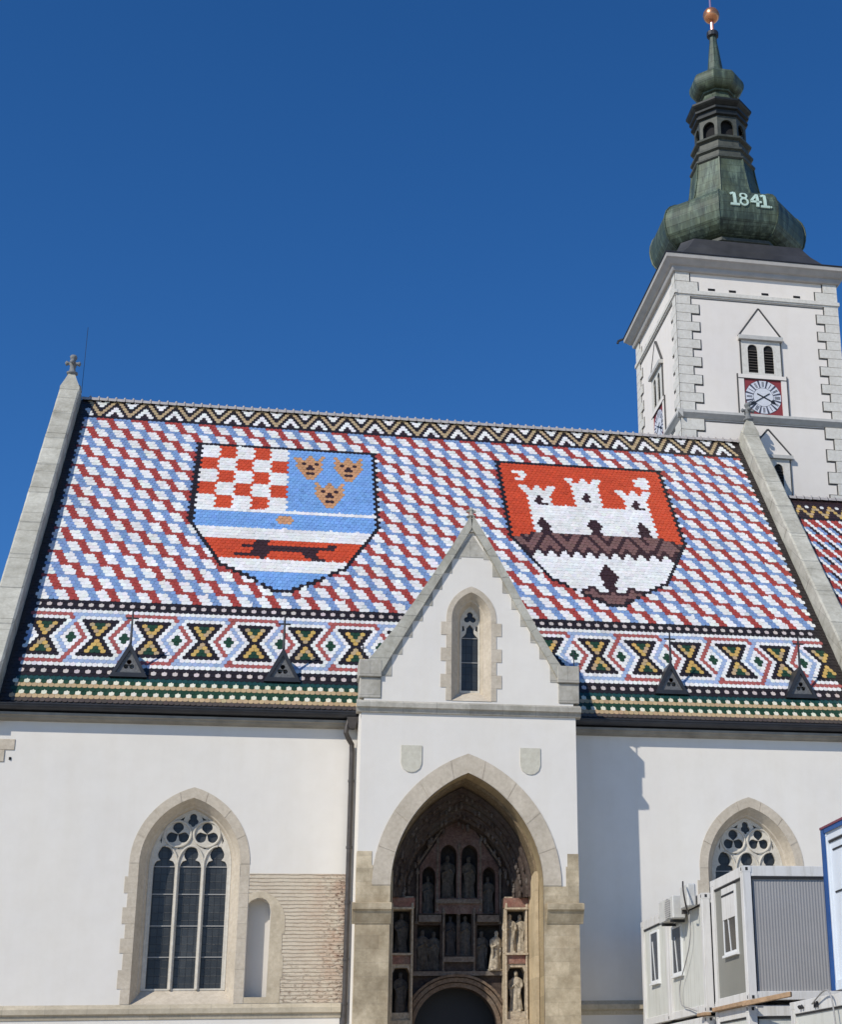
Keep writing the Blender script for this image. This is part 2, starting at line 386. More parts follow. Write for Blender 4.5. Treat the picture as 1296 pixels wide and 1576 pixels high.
# windows
def big_window(cx, label):
    op = wopen(cx)
    w_ = MB()
    # reveal: splayed from wall face to the frame
    inner = arch(cx, .93, 4.36, 7.2, 8.52, 14)
    mid = arch(cx, 1.02, 4.22, 7.2, 8.60, 14)
    step = arch(cx, .99, 4.24, 7.2, 8.57, 14)
    w_.loft([[(x, -.012, z) for x, z in op], [(x, .26, z) for x, z in mid], [(x, .28, z) for x, z in step], [(x, .42, z) for x, z in inner]])
    # surround on the wall face with quoin teeth
    ring = archring(cx, 1.15, 1.37, 6.9, 7.2, 8.75, 9.0, 14)
    voussoirs(w_, cx, 1.15, 1.37, 7.2, 8.75, 9.0, -.012, 14, 4, .004)
    w_.plate(ring, [], -.004, .002)
    z = 6.9; k = 0
    while z > 4.04:
        h = random.uniform(.32, .44); z2 = max(z-h, 4.03); wd = .29 if k % 2 == 0 else .205
        w_.box(cx-1.15-wd, cx-1.15, -.012-.0008*(k % 3), .002, z2, z-.004); w_.box(cx+1.15, cx+1.15+(.22 if cx < 5 else wd), -.012-.0008*(k % 3), .002, z2, z-.004)
        z = z2; k += 1
    f = w_.build('window', 'arch', church); f['label'] = label
    # tracery
    tr = MB(); holes = []
    def light(lx):
        hw = .245; pts = [(lx-hw, 4.40), (lx+hw, 4.40), (lx+hw, 7.16)]
        pts += [(lx+.225, 7.25), (lx+.19, 7.31), (lx+.135, 7.33)]
        cz, r = 7.47, .165
        for i in range(11):
            a_ = -.9+(PI+1.8)*i/10; pts.append((lx+r*cos(a_), cz+r*sin(a_)+(.04 if 4 <= i <= 6 else 0)))
        pts += [(lx-.135, 7.33), (lx-.19, 7.31), (lx-.225, 7.25), (lx-hw, 7.16)]
        return pts
    for lx in (-.60, 0, .60): holes.append(light(cx+lx))
    for sx in (-.335, .335):
        cs = [(.155*cos(a_), .155*sin(a_), .125) for a_ in (PI/2, PI/2+2*PI/3, PI/2-2*PI/3)]
        holes.append(union_circles(cs, 42, (cx+sx, 7.955)))
    holes.append(union_circles([(0, .09, .085), (-.05, -.02, .07), (.05, -.02, .07), (0, -.1, .045)], 30, (cx, 8.27)))
    for sx in (-1, 1):
        holes.append([(cx+sx*.30, 7.60), (cx+sx*.235, 7.64), (cx+sx*.365, 7.64)][::1])
        holes.append([(cx+sx*.735, 7.80), (cx+sx*.69, 7.93), (cx+sx*.70, 7.72)])
        holes.append([(cx+sx*.24, 8.25), (cx+sx*.35, 8.27), (cx+sx*.19, 8.37)])
    tr.plate(inner, holes, .40, .50)
    for sx in (-.335, .335):
        tr.tube([(cx+sx+.305*cos(a_*PI/12), .385, 7.955+.305*sin(a_*PI/12)) for a_ in range(25)], .028, 6, False)
    for sx in (-.30, .30):
        tr.tube([(cx+sx, .375, 4.38), (cx+sx, .375, 7.2)], .034, 6)
        for s2 in (-1, 1):
            tr.tube([(cx+sx+s2*.30*(1-cos(a_*PI/16)), .385, 7.2+.47*sin(a_*PI/16)) for a_ in range(9)], .027, 6)
    tr.tube([(x, .40, z) for x, z in inner[1:]]+[(inner[0][0], .40, inner[0][1])], .03, 6)
    tr.build('tracery', 'tracery', f, 'auto')
    gl = MB().plate(arch(cx, .9, 4.3, 7.2, 8.5, 10), [], .47, None); gl.build('glass', 'glass', f)
    bars = MB()
    for z in (5.11, 5.82, 6.55, 7.19):
        bars.box(cx-.86, cx+.86, .445, .465, z-.012, z+.012)
    bars.build('glazing_bar', 'bar', f)
    return f
big_window(LW, 'tall three-light gothic window with full mullions visible')
big_window(RW, 'gothic window half hidden by the containers')
# blind niche beside the left window
nb = MB(); nb.loft([[(x, .001, z) for x, z in niche], [(x*.95, .32, z) for x, z in niche]], True)
nb.plate([(x*.95, z) for x, z in niche], [], .32, None)
nz = nb.build('blind_niche', 'niche', church)
st = MB()
out_ = [(.34,4.035),(.62,4.035),(.61,4.6),(.66,4.6),(.66,5.1),(.62,5.1),(.62,5.6),(.67,5.6),(.67,5.98),(.60,6.2),(.46,6.40),(.28,6.52),(.10,6.56),(-.08,6.54),(-.19,6.50)]
inn_ = [(-.19, 6.29), (-.12, 6.36), (.0, 6.41), (.12, 6.42), (.22, 6.37), (.30, 6.27), (.34, 6.12), (.335, 5.9), (.31, 4.17), (-.19,4.17),(-.19,4.035)]
st.plate(out_+inn_, [], -.014, .002)
st.build('niche_surround', m_stone('ochre_stone', (.57,.49,.365), None, var=.25, dirtamt=.3), nz)
# bare brick patch
MB().plate([(.345,4.035),(2.06,4.035),(2.06,6.985),(-.19,6.985),(-.19,6.32),(-.12,6.38),(0,6.43),(.12,6.44),(.23,6.39),(.315,6.28),(.355,6.12),(.35,5.9),(.33,4.17)], [], -.006, .002).build('brick_patch', 'brick', church)
# stone kneeler blocks at the far left of the eave
MB().box(-6.8, -5.72, -.02, .002, 9.80, 10.06).box(-6.8, -5.93, -.024, .002, 9.52, 9.798).build('corner_block', 'arch', church, bevel=.01)
MB().lathe((-5.80, -.001, 9.6), [(.028, -.03), (.028, .03)], 8).build('wall_hole', 'void', church)

# ------------------------------------------------------------------ roof tiles
PAL = dict(W=(.80,.79,.76), R=(.37,.058,.042), B=(.205,.31,.52), K=(.020,.014,.013), S=(.60,.075,.022), L=(.19,.37,.70), O=(.55,.29,.14), N=(.045,.02,.018),
    T=(.46,.34,.19), M=(.19,.10,.085), G=(.018,.055,.026), Y=(.58,.38,.11), E=(.014,.06,.055), P=(.38,.10,.085), A=(.33,.42,.60), C=(.74,.71,.56), D=(.58,.50,.46), V=(.035,.02,.02), Z=(.50,.36,.20), U=(.09,.07,.055))
def face(dx, dr):      # leopard face
    a = abs(dx)
    if dr in (0,): return a < .4 or 2.9 < a < 3.7
    if dr == -1: return a < 1.3 or 2.1 < a < 3.4
    w_ = {-2: 3.1, -3: 3.05, -4: 3.05, -5: 2.95, -6: 2.7, -7: 2.3, -8: 1.7, -9: 1.0}.get(dr)
    return w_ is not None and a < w_
def facedark(dx, dr):
    a = abs(dx)
    return (dr in (-3,) and 1.1 < a < 1.9) or (dr == -4 and a < .6) or (dr == -5 and a < 1.1) or (dr == -7 and a < 1.1)
def hw(R):
    if R >= 28: return 20.4
    if R >= 14: return 20.4-(28-R)*.49
    return max(13.5-(14-R)*1.42, 0)
def shield(dx, R):
    """(inside, border)"""
    if R > 59 or R < 5: return 0
    a = abs(dx); h = hw(R)
    if R == 59: return 2 if a < h+.9 else 0
    if R >= 28: return 1 if a < h-.3 else (2 if a < h+1.0 else 0)
    if R >= 14: return 1 if a < h-.5 else (2 if a < h+.55 else 0)
    if R == 5: return 2 if a < 2.3 else 0
    return 1 if a < h-.3 else (2 if a < h+1.5 else 0)
def sh1(X, R):
    dx = X-50.1; s_ = shield(dx, R)
    if s_ != 1: return None if s_ == 0 else 'K'
    if R >= 34:
        if dx < 0:
            i = int((X-30.1)//4); j = (58-R)//5
            return 'S' if (max(i, 0)+j) % 2 else 'W'
        for fx, fr in ((5.2, 56), (14.4, 56), (9.9, 45)):
            d = X-50.1-fx
            if facedark(d, R-fr): return 'N'
            if face(d, R-fr): return 'O'
        return 'L'
    if R == 33: return 'W'
    if R >= 27: return 'O' if dx*dx+((R-30)*1.1)**2 < 4.2 else 'L'
    if R >= 23: return 'W'
    if R >= 16:
        ok = (((dx+4.9)/2.0)**2+((R-19.4)/3.5)**2 < 1) or (R == 20 and -9.4 < dx < -6) or (R == 17 and -10.4 < dx < -5) or (R in (19, 20) and -4 < dx < 6.2) \
            or (R == 20 and 5 < dx < 11) or (R == 21 and 9.8 < dx < 11) or (R in (17, 18, 19) and 4.2 < dx < 6.9) or (R == 16 and 6 < dx < 8.8)
        return 'N' if ok else 'S'
    if R >= 12: return 'W'
    return 'L'
def sh2(X, R):
    dx = X-121.9; s_ = shield(dx, R)
    if s_ != 1: return None if s_ == 0 else 'K'
    a = abs(dx)
    if R < 22 or True:
        # brown band
        ph = abs(((dx+2.6) % 9.6)-4.8)
        low = 21.6+1.9*abs((dx % 3.0)-1.5)
        if low <= R <= 30 and R <= 30-max(0, a-15.2)*.5+.5:
            d = R-(21.5+2*ph)
            if abs(d) < 1.0 or abs(d-6.0) < .9 or R < low+1.0: return 'N'
            return 'M'
    if R < 22:
        dw = {19: .5, 18: 1.0, 17: 1.5, 16: 1.9, 15: 2.3, 14: 2.3, 13: 1.9, 12: 1.5, 11: 1.2}.get(R, 0)
        if a < dw: return 'N'
        ht = max(12-abs(dx+4.7)*1.15, 12-abs(dx-4.9)*1.15, 10.4-abs(dx)*.5 if a < 3.6 else 0, 7.8-a*.2 if a < 8 else 0)
        if R <= ht: return 'N' if R > ht-1.2 or (R < 8 and a > 2.6 and a < 3.8) else 'M'
        return 'W'
    if R <= 24: return 'W' if a < hw(R)-1.6 else 'N'
    if R <= 31 and a > 15: return 'S' if R > 30-max(0, a-15.2)*.55 else 'N'
    # castle
    for d0, r0 in ((-12.1, 43), (-.2, 45), (11.9, 43)):
        d = dx-d0
        if (R == r0 and abs(d) < 1.0) or (R == r0+1 and abs(d+.1) < .9) or (R == r0+2 and abs(d) < .5) or (R == r0-1 and abs(d-.3) < 1.4): return 'N'
    for d0 in (-12.1, 0, 11.8):
        d = abs(dx-d0)
        if 31 <= R <= 36 and d < {36: .6, 35: 1.1, 34: 1.6, 33: 1.6, 32: 1.3, 31: 1.3}[R]: return 'N'
    if R <= 41 and -14.6 <= dx <= 14.2+(41-R)*.04: return 'W'
    for d0, top, hwid in ((-12, 46, 2.6), (0, 50, 3.1), (12.1, 46, 2.6)):
        d = dx-d0
        if R <= top and abs(d) < hwid: return 'W'
        if R > top and R <= top+3:
            k = R-top
            if hwid-1.3+k*.35 < abs(d) < hwid+.3+k*.4 or (abs(d) < 1.2-.3*k): return 'W'
            if k == 1 and abs(d) < hwid: return 'W'
    d = dx+15.9; e = R-53.5
    if d*d+(e*.95)**2 < 4.2 and not ((d+1.0)**2+(e*.95)**2 < 1.9): return 'W'
    d = dx-15.3
    ei = R-53
    if a > 13 and abs(d) < {2: .8, 1: 2.1, 0: 1.5, -1: 2.1, -2: .8}.get(ei, -1): return 'W'
    return 'S'
def roofcol(X, R):
    if X < 1.6 or X > 166.3: return 'K'
    if R >= 76: return 'V'
    if R >= 69:
        p = abs(((X-4.75+3.5) % 7)-3.5); d = (R-68.7-2*p)/2
        a = abs(d)
        if a < .5: return 'T'
        if a < 1.5: return 'K'
        if a < 2.6: return 'W'
        return 'V'
    if R == 68: return 'K'
    if R >= 0:
        for f_ in (sh1, sh2):
            c_ = f_(X, R)
            if c_: return c_
        j = R % 4; t_ = R//4
        s1 = 7.3-.5*(j-1)+4*(t_ % 2)       # start of the red block in this tier
        u = (X-s1) % 8
        if j == 3:                          # linking row
            u = (X-(s1-3+.5)) % 8 if False else (X-(s1-2.0)) % 8
            return 'R' if u < 4 else 'B'
        return 'R' if u < 2 else ('W' if u < 4 else ('B' if u < 6 else 'W'))
    k = -R
    if k in (1, 3, 21, 23): return 'K'
    if k in (2, 22): return 'D' if int(math.floor(X)) % 2 == 0 else 'K'
    if 4 <= k <= 20:
        u = ((X-5.0+5) % 10)-5; a = abs(u); cell = math.floor((X-5.0+5)/10)
        dr = abs(k-12)
        if dr >= 8 or dr == 6: base = 'W'
        if dr == 5: return 'K' if a < 3.3 else ('W' if a < 4.4 else ccol(u, k, cell))
        if dr == 8: return 'W'
        if dr == 7:
            top = k < 12
            return edgecol(u, cell, top)
        if dr == 6: return 'W' if a < 4.3 else ccol(u, k, cell)
        h_ = 1.05+dr*.5                     # half width of the hour-glass
        if a < h_:
            if a > h_-1.0 or dr == 0: return 'K'
            if (dr == 4 and a < .8) or (dr == 3 and a < .3): return 'G'
            return 'Y' if (k+int(X)) % 3 else 'T'
        if a < h_+1.0: return 'W'
        return ccol(u, k, cell)
    return {24: 'E', 25: 'C' if int(math.floor(X)) % 2 == 0 else 'G', 26: 'Z', 27: 'G', 28: 'C' if int(math.floor(X)) % 2 else 'G', 29: 'Z', 30: 'U'}.get(k, 'K')
def edgecol(u, cell, top):
    return ('P' if (cell % 2 == 0) else 'A')
def ccol(u, k, cell):
    """zone between two hour-glasses: diamond with a green cross, red on one side and blue on the other"""
    dr = abs(k-12); v = u-5 if u > 0 else u+5        # distance from the diamond's centre
    left_cell = cell if u > 0 else cell-1
    cl_, cr_ = ('P', 'A') if left_cell % 2 == 0 else ('A', 'P')      # colours of the cells on the left and right
    if dr >= 6: return cl_ if v < 0 else cr_
    if dr == 5: return cr_ if (v > .2 or k < 12) else cl_
    edge = 5-(1.05+dr*.5)-1.0
    if abs(v) > edge-1.0: return cl_ if v > 0 else cr_
    if (dr == 0 and abs(v) < .8) or (dr == 1 and abs(v) < .3): return 'G'
    return 'W'
TW = 21.58/168; ROOF_L = -6.15
SV = Vector((0, 9.381, 12.083)).normalized(); NV = Vector((0, -SV.z, SV.y)); RP0 = Vector((0, -.2, 10.957))
def vrow(R): return 4.2+R*(.1463 if R >= 0 else .1415)
def tile_mesh(name, cols, r0, r1, fn, xl, tw, origin, keep=None):
    V = []; Fc = []; C = []; off = np.array(origin); S_ = np.array(SV); N_ = np.array(NV)
    for R in range(r0, r1):
        v0 = vrow(R); h = vrow(R+1)-v0
        for c_ in range(-1 if R % 2 else 0, cols):
            X = c_+.5+(.5 if R % 2 else 0)
            xa = max(0, X-.5); xb = min(cols, X+.5)
            if xb-xa < .1: continue
            key = fn(X, R)
            if key is None: continue
            b = PAL[key]; j = 1+rng.normal(0, .05)-(.18 if rng.random() < .012 else 0); col = [max(0., b[q]*j*(1+rng.normal(0, .02))) for q in range(3)]
            L = xl+xa*tw+.0025; Rr = xl+xb*tw-.0025; m = (L+Rr)/2; hw_ = (Rr-L)/2
            jit = rng.normal(0, .0016); tl = rng.normal(0, .0011)
            ov_ = .0; dn = 0.
            if key == 'W' and name == 'roof' and R >= 0: L -= .014; Rr += .014; hw_ = (Rr-L)/2; jit += .0035; dn = .016
            outl = [(L, h+.10, .002), (L, .048, .0135), (L+.30*hw_, .013, .0145), (m, 0, .015), (Rr-.30*hw_, .013, .0145), (Rr, .048, .0135), (Rr, h+.10, .002)]
            k = len(V)
            for (x, s_, n_) in outl:
                p = off+S_*(v0+s_-(dn if s_ < .06 else 0))+N_*(n_+jit+tl*(x-m)/hw_); V.append((x, p[1], p[2]))
            for (x, s_, n_) in outl[1:6]:
                p = off+S_*(v0+s_-dn)+N_*(n_+jit-.011+tl*(x-m)/hw_); V.append((x, p[1], p[2]))
            Fc.append(tuple(range(k, k+7)))
            for q in range(4): Fc.append((k+1+q, k+7+q, k+8+q, k+2+q))
            C += [(*col, 1)]*12
    me = bpy.data.meshes.new(name); me.from_pydata(V, [], Fc); me.materials.append(M['tiles'])
    at_ = me.color_attributes.new('Col', 'FLOAT_COLOR', 'POINT'); at_.data.foreach_set('color', np.array(C, dtype=np.float32).ravel())
    o_ = bpy.data.objects.new(name, me); COL.objects.link(o_); return o_
def rpt(x, v, n=0.):
    p = RP0+SV*v+NV*n; return (x, p.y, p.z)
VR = 15.32                                  # slope length to the ridge
roof = tile_mesh('roof', 168, -30, 76, roofcol, ROOF_L, TW, RP0); setp(roof, church)
RZ = RP0.z+SV.z*VR; RYY = RP0.y+SV.y*VR
# boards below the tiles, and the far slope
mb = MB(); mb.add([rpt(-6.2, -.15, -.01), rpt(15.5, -.15, -.01), rpt(15.5, VR, -.01), rpt(-6.2, VR, -.01), (-6.2, RYY+9.3, 10.957), (15.5, RYY+9.3, 10.957)], [(0,1,2,3), (3,2,5,4)])
mb.box(-6.2, 15.5, -.12, .2, 10.68, 10.80)
mb.build('roof_deck', 'darkmetal', roof)
# ridge caps with knobs
mb = MB(); n_ = 82; dx = 21.6/n_
for i in range(n_):
    x0 = -6.15+i*dx; prof = [(-.13, -.07), (-.10, .01), (-.05, .055), (0, .07), (.05, .055), (.10, .01), (.13, -.07)]
    mb.loft([[(x0, RYY+a_, RZ+.03+b_) for a_, b_ in prof], [(x0+dx*.92, RYY+a_, RZ+.02+b_) for a_, b_ in prof]], False)
    mb.lathe((x0+dx*.93, RYY, RZ+.08), [(.045, -.05), (.05, 0), (.035, .05), (.012, .075)], 8)
    mb.loft([[(x0+dx*.86, RYY+a_*1.2, RZ+.035+b_*1.2) for a_, b_ in prof], [(x0+dx, RYY+a_*1.2, RZ+.035+b_*1.2) for a_, b_ in prof]], False)
mb.build('ridge_tiles', 'ridge', roof)
# gutter
mb = MB()
for a_, b_ in ((-6.85, 2.16), (7.44, 40)):
    prof = [(-.30+.13*cos(q*PI/8), 10.83-.13*sin(q*PI/8)) for q in range(9)]
    mb.loft([[(x, y, z) for y, z in prof] for x in (a_, b_)], False)
    mb.tube([(a_, -.43, 10.83), (b_, -.43, 10.83)], .018, 6)
    x = a_+.3
    while x < min(b_, 18): mb.box(x-.02, x+.02, -.435, -.16, 10.835, 10.85); x += .8
mb.build('gutter', 'darkmetal', church)
mb = MB()
mb.loft([[(2.10-.16, -.42, 10.72), (2.10+.14, -.42, 10.72), (2.10+.14, -.16, 10.72), (2.10-.16, -.16, 10.72)], [(2.0, -.38, 10.45), (2.14, -.38, 10.45), (2.14, -.18, 10.45), (2.0, -.18, 10.45)]], True, True, True)
mb.tube([(2.02, -.28, 10.78), (1.95, -.30, 10.5), (1.93, -.30, 10.35), (2.0, -.22, 10.22), (2.09, -.12, 10.1), (2.10, -.11, 9.9), (2.10, -.11, 0.2)], .062, 10)
for z in (9.2, 7.6, 6.3, 5.0, 4.0): mb.lathe((2.10, -.11, z), [(.075, -.03), (.075, .03)], 10)
mb.build('downpipe', 'pipe', church, 'auto')
mb = MB().tube([(7.45, -.42, 10.80), (7.50, -.34, 10.62), (7.47, -.22, 10.5), (7.44, -.1, 10.4), (7.44, -.1, 10.2)], .06, 10)
mb.tube([(7.45, -.42, 10.80), (7.62, -.42, 10.92)], .05, 8).build('downpipe', 'darkmetal', church, True)

# ------------------------------------------------------------------ gable parapets with finials
def coping(x0, x1, kneel):
    mb = MB(); hc = .48; v0 = -.15; v1 = VR+.02
    A_ = [rpt(x0, v0, -.4), rpt(x1, v0, -.4), rpt(x1, v0, hc-.05), rpt((x0+x1)/2, v0, hc), rpt(x0, v0, hc-.05)]
    # follow the slope in many short stones
    N_ = 34
    for i in range(N_):
        a_ = v0+(v1-v0)*i/N_; b_ = v0+(v1-v0)*(i+1)/N_; j = random.uniform(-.006, .006)
        ring = lambda v: [rpt(x0+j, v, -.6), rpt(x1+j, v, -.6), rpt(x1+j, v, hc-.02+j), rpt(x1-.05, v, hc+.02+j), rpt(x0+.05, v, hc+.02+j), rpt(x0+j, v, hc-.02+j)]
        mb.loft([ring(a_), ring(b_-.006)], True, True, True)
    o_ = mb.build('gable_coping', 'coping', church)
    xm = (x0+x1)/2
    # pyramid top and cross finial
    mb = MB(); p = rpt(xm, VR-.12, hc)
    zt = p[2]; yt = p[1]+.1; h2 = (x1-x0)/2
    mb.loft([[(xm-h2, yt-.30, zt-.55), (xm+h2, yt-.30, zt-.55), (xm+h2, yt+.30, zt-.55), (xm-h2, yt+.30, zt-.55)], [(xm-h2*.95, yt-.24, zt-.05), (xm+h2*.95, yt-.24, zt-.05), (xm+h2*.95, yt+.24, zt-.05), (xm-h2*.95, yt+.24, zt-.05)],
        [(xm-.16, yt-.14, zt+.28), (xm+.16, yt-.14, zt+.28), (xm+.16, yt+.14, zt+.28), (xm-.16, yt+.14, zt+.28)], [(xm-.10, yt-.1, zt+.45), (xm+.10, yt-.1, zt+.45), (xm+.10, yt+.1, zt+.45), (xm-.10, yt+.1, zt+.45)]], True, True, True)
    mb.build('gable_apex', 'coping', church)
    mb = MB(); b0 = zt+.45
    mb.lathe((xm, yt, b0), [(.10, 0), (.17, .03), (.18, .08), (.10, .12), (.085, .30), (.12, .36), (.09, .44), (.07, .50), (.10, .56), (.12, .62), (.09, .68), (.02, .70)], 8, PI/8)
    for a_ in range(4):
        d = Vector((cos(a_*PI/2), sin(a_*PI/2), 0)); c_ = Vector((xm, yt, b0+.40))
        mb.tube([c_, c_+d*.14, c_+d*.20, c_+d*.24], [.06, .055, .085, .03], 6)
    mb.build('finial', 'finial', church, True)
    return o_
c1 = coping(-6.78, -6.17, 0); c2 = coping(15.45, 16.03, 1)
MB().tube([(-6.16, 9.0, 23.2), (-6.15, 9.0, 25.5)], .008, 5).build('lightning_rod', 'darkmetal', church)
# gable end walls below the copings
for xa, xb in ((-6.76, -6.2), (15.47, 15.98)):
    MB().loft([[(x, -.02, 10.0), (x, RYY*2, 10.0), (x, RYY, RZ-.1)] for x in (xa, xb)], True, True, True).build('gable_wall', 'plaster', church)
# kneeler at the foot of the left coping
MB().box(-6.8, -6.14, -.26, -.02, 10.45, 10.90).build('kneeler', 'weathered', church, bevel=.02)

# choir roof, lower, right of the coping
CR = 11.76                                  # slope length to the lower ridge
def choircol(X, R):
    Rt = R-50
    if R >= 48: return 'V'
    if R >= 43:
        u = X % 4; p = abs(u-2); d = (R-43.6-2*p)/2
        if abs(d) < .6: return 'Y' if R % 2 else 'T'
        if R in (47, 44) and ((R == 47 and p < .6) or (R == 44 and p > 1.5)): return 'W'
        return 'V'
    if R == 42: return 'K'
    u = (X+.5*(R % 6)) % 3.0
    if X < 1.2: return 'K'
    if (R//3) % 2: return 'W' if u < 1.5 else ('R' if u < 2.6 else 'V')
    return 'W' if u < 1.4 else ('B' if u < 2.1 else 'V')
ch = tile_mesh('choir_roof', 60, -30, 51, choircol, 16.03, TW, RP0); setp(ch, church)
zc_ = RP0.z+SV.z*vrow(51); yc_ = RP0.y+SV.y*vrow(51)
mb = MB().add([rpt(16, 0, -.01), rpt(24, 0, -.01), rpt(24, vrow(51), -.01), rpt(16, vrow(51), -.01), (16, yc_+7, 11), (24, yc_+7, 11)], [(0,1,2,3), (3,2,5,4)]); mb.build('choir_roof_deck', 'darkmetal', ch)
mb = MB()
for i in range(28):
    x0 = 16.03+i*.27; prof = [(-.13, -.07), (-.10, .01), (0, .07), (.10, .01), (.13, -.07)]
    mb.loft([[(x0, yc_+a_, zc_+.04+b_) for a_, b_ in prof], [(x0+.25, yc_+a_, zc_+.03+b_) for a_, b_ in prof]], False)
    mb.lathe((x0+.25, yc_, zc_+.08), [(.045, -.05), (.05, 0), (.035, .05), (.01, .07)], 8)
mb.build('choir_ridge_tiles', 'ridge', ch)

# dormers
def dormer_at(x):
    bx, by, bz = rpt(x, 1.03, .03)
    mb = MB(); hwd = .39; H = .80
    pr_ = [(bx-hwd, bz), (bx+hwd, bz), (bx, bz+H)]
    yb = by+H*SV.y/SV.z+.1
    # side slopes running back into the roof
    mb.add([(bx-hwd-.05, by-.06, bz-.02), (bx, by-.06, bz+H+.04), (bx, yb+.1, bz+H+.04), (bx-hwd-.05, by+.05, bz-.02), (bx+hwd+.05, by-.06, bz-.02), (bx+hwd+.05, by+.05, bz-.02)],
        [(0,1,2,3), (4,5,2,1)])
    mb.plate([(bx-hwd-.05, bz-.02), (bx+hwd+.05, bz-.02), (bx, bz+H+.04)], [[(bx-hwd+.08, bz+.07), (bx+hwd-.08, bz+.07), (bx, bz+H-.16)]], by-.06, by+.02)
    mb.box(bx-hwd-.06, bx+hwd+.06, by-.09, by+.3, bz-.045, bz-.021)
    d = mb.build('dormer', 'darkmetal', church)
    g = MB().plate([(bx-hwd+.07, bz+.06), (bx+hwd-.07, bz+.06), (bx, bz+H-.14)], [union_circles([(.075*cos(a_), .075*sin(a_), .06) for a_ in (PI/2, PI/2+2*PI/3, PI/2-2*PI/3)], 24, (bx, bz+.27))], by-.01, by+.01)
    g.build('grille', m_plain('grey_grille', (.12,.12,.12), .6, .5, 20), d)
    f_ = MB().tube([(bx, by-.02, bz+H), (bx, by-.02, bz+H+.86)], [.035, .02], 6)
    f_.tube([(bx-.15, by-.02, bz+H+.66), (bx+.15, by-.02, bz+H+.66)], .022, 6); f_.lathe((bx, by-.02, bz+H+.72), [(.01,-.03), (.03, 0), (.01,.03)], 6)
    f_.build('finial', 'darkmetal', d)
for x in (-3.33, .36, 10.36, 13.93): dormer_at(x)

# ------------------------------------------------------------------ porch
PX0, PX1, PY = 2.22, 7.40, -1.5
AC, AH = 4.775, 1.785
aop = arch(AC, AH, .0, 6.5, 9.17, 18)
mb = MB(); mb.plate([(PX0, 0), (PX1, 0), (PX1, 10.72), (PX0, 10.72)], [[(x, max(z, .001)) for x, z in aop]], PY, -.75)
mb.box(PX0, PX0+.55, -.75, 0, 0, 10.72); mb.box(PX1-.55, PX1, -.75, 0, 0, 10.72)
mb.build('porch_wall', 'plaster', church)
# stone of the piers and jambs
mb = MB()
for s_, x0, x1 in ((1, PX0, AC-AH), (-1, AC+AH, PX1)):
    mb.box(x0-(.008 if s_ > 0 else -.004), x1+(.004 if s_ < 0 else -.004), PY-.014, PY+.3, 0, 6.52)
    if s_ > 0: mb.box(x0-.010, x0+.36, PY-.016, PY+.3, 6.52, 6.98); mb.box(x0-.009, x0+.33, PY-.012, PY+.3, 6.98, 7.30)
    else: mb.box(x1-.30, x1+.008, PY-.016, PY+.3, 6.52, 6.98); mb.box(x1-.26, x1+.007, PY-.012, PY+.3, 6.98, 7.28)
mb.build('porch_pier', 'pier', church)
vb_ = MB().plate(archring(AC, AH, 2.215, 6.53, 6.53, 9.17, 9.63, 18), [], PY-.012, PY+.2); voussoirs(vb_, AC, AH, 2.215, 6.53, 9.17, 9.63, PY-.02, 18, 4, PY); vb_.build('porch_arch', 'arch', church)
# imposts
for x0, x1 in ((PX0-.09, AC-AH+.02), (AC+AH-.0+.06, PX1+.09)):
    MB().loft([[(x, PY-.02, 6.14), (x, PY-.20, 6.10), (x, PY-.20, 5.97), (x, PY-.15, 5.93), (x, PY-.03, 5.66), (x, PY+.05, 5.66), (x, PY+.05, 6.14)] for x in (x0, x1)], True, True, True).build('impost', 'pier', church)
# tunnel of the porch arch, then the stepped archivolts
def rings(spec, zb=0):
    return [[(x, y, z) for x, z in arch(AC+dx, h, zb, 6.5, za, 18)] for (y, h, za, dx) in spec]
MB().loft(rings([(PY-.012, AH-.006, 9.164, 0), (-.9, AH-.006, 9.164, 0)])).build('porch_arch_jamb', m_stone('jamb_stone', (.42,.33,.20), (.9,.45), var=.2, dirtamt=.4, joint=.8), church)
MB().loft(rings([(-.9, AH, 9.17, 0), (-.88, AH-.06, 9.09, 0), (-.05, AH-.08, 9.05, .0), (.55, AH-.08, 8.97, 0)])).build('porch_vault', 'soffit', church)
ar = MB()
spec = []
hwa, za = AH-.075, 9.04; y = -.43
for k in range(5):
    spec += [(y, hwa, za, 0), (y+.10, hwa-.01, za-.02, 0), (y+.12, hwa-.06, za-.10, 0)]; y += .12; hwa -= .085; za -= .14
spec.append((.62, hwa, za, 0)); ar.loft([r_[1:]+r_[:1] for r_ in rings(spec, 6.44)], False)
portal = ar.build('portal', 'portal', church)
for sg in (-1, 1):
    xx = sorted((AC+sg*(AH-.10), AC+sg*(AH-.02)))
    MB().box(xx[0], xx[1], -.93, .55, 0, 6.95).build('porch_jamb', m_stone('pale_sunlit_jamb_stone', (.58,.47,.31), (.9,.5), var=.2, dirtamt=.3, joint=.85), church)  # pale sunlit tone for the lower jamb; the vault above is toned for shade
PCX = 4.80
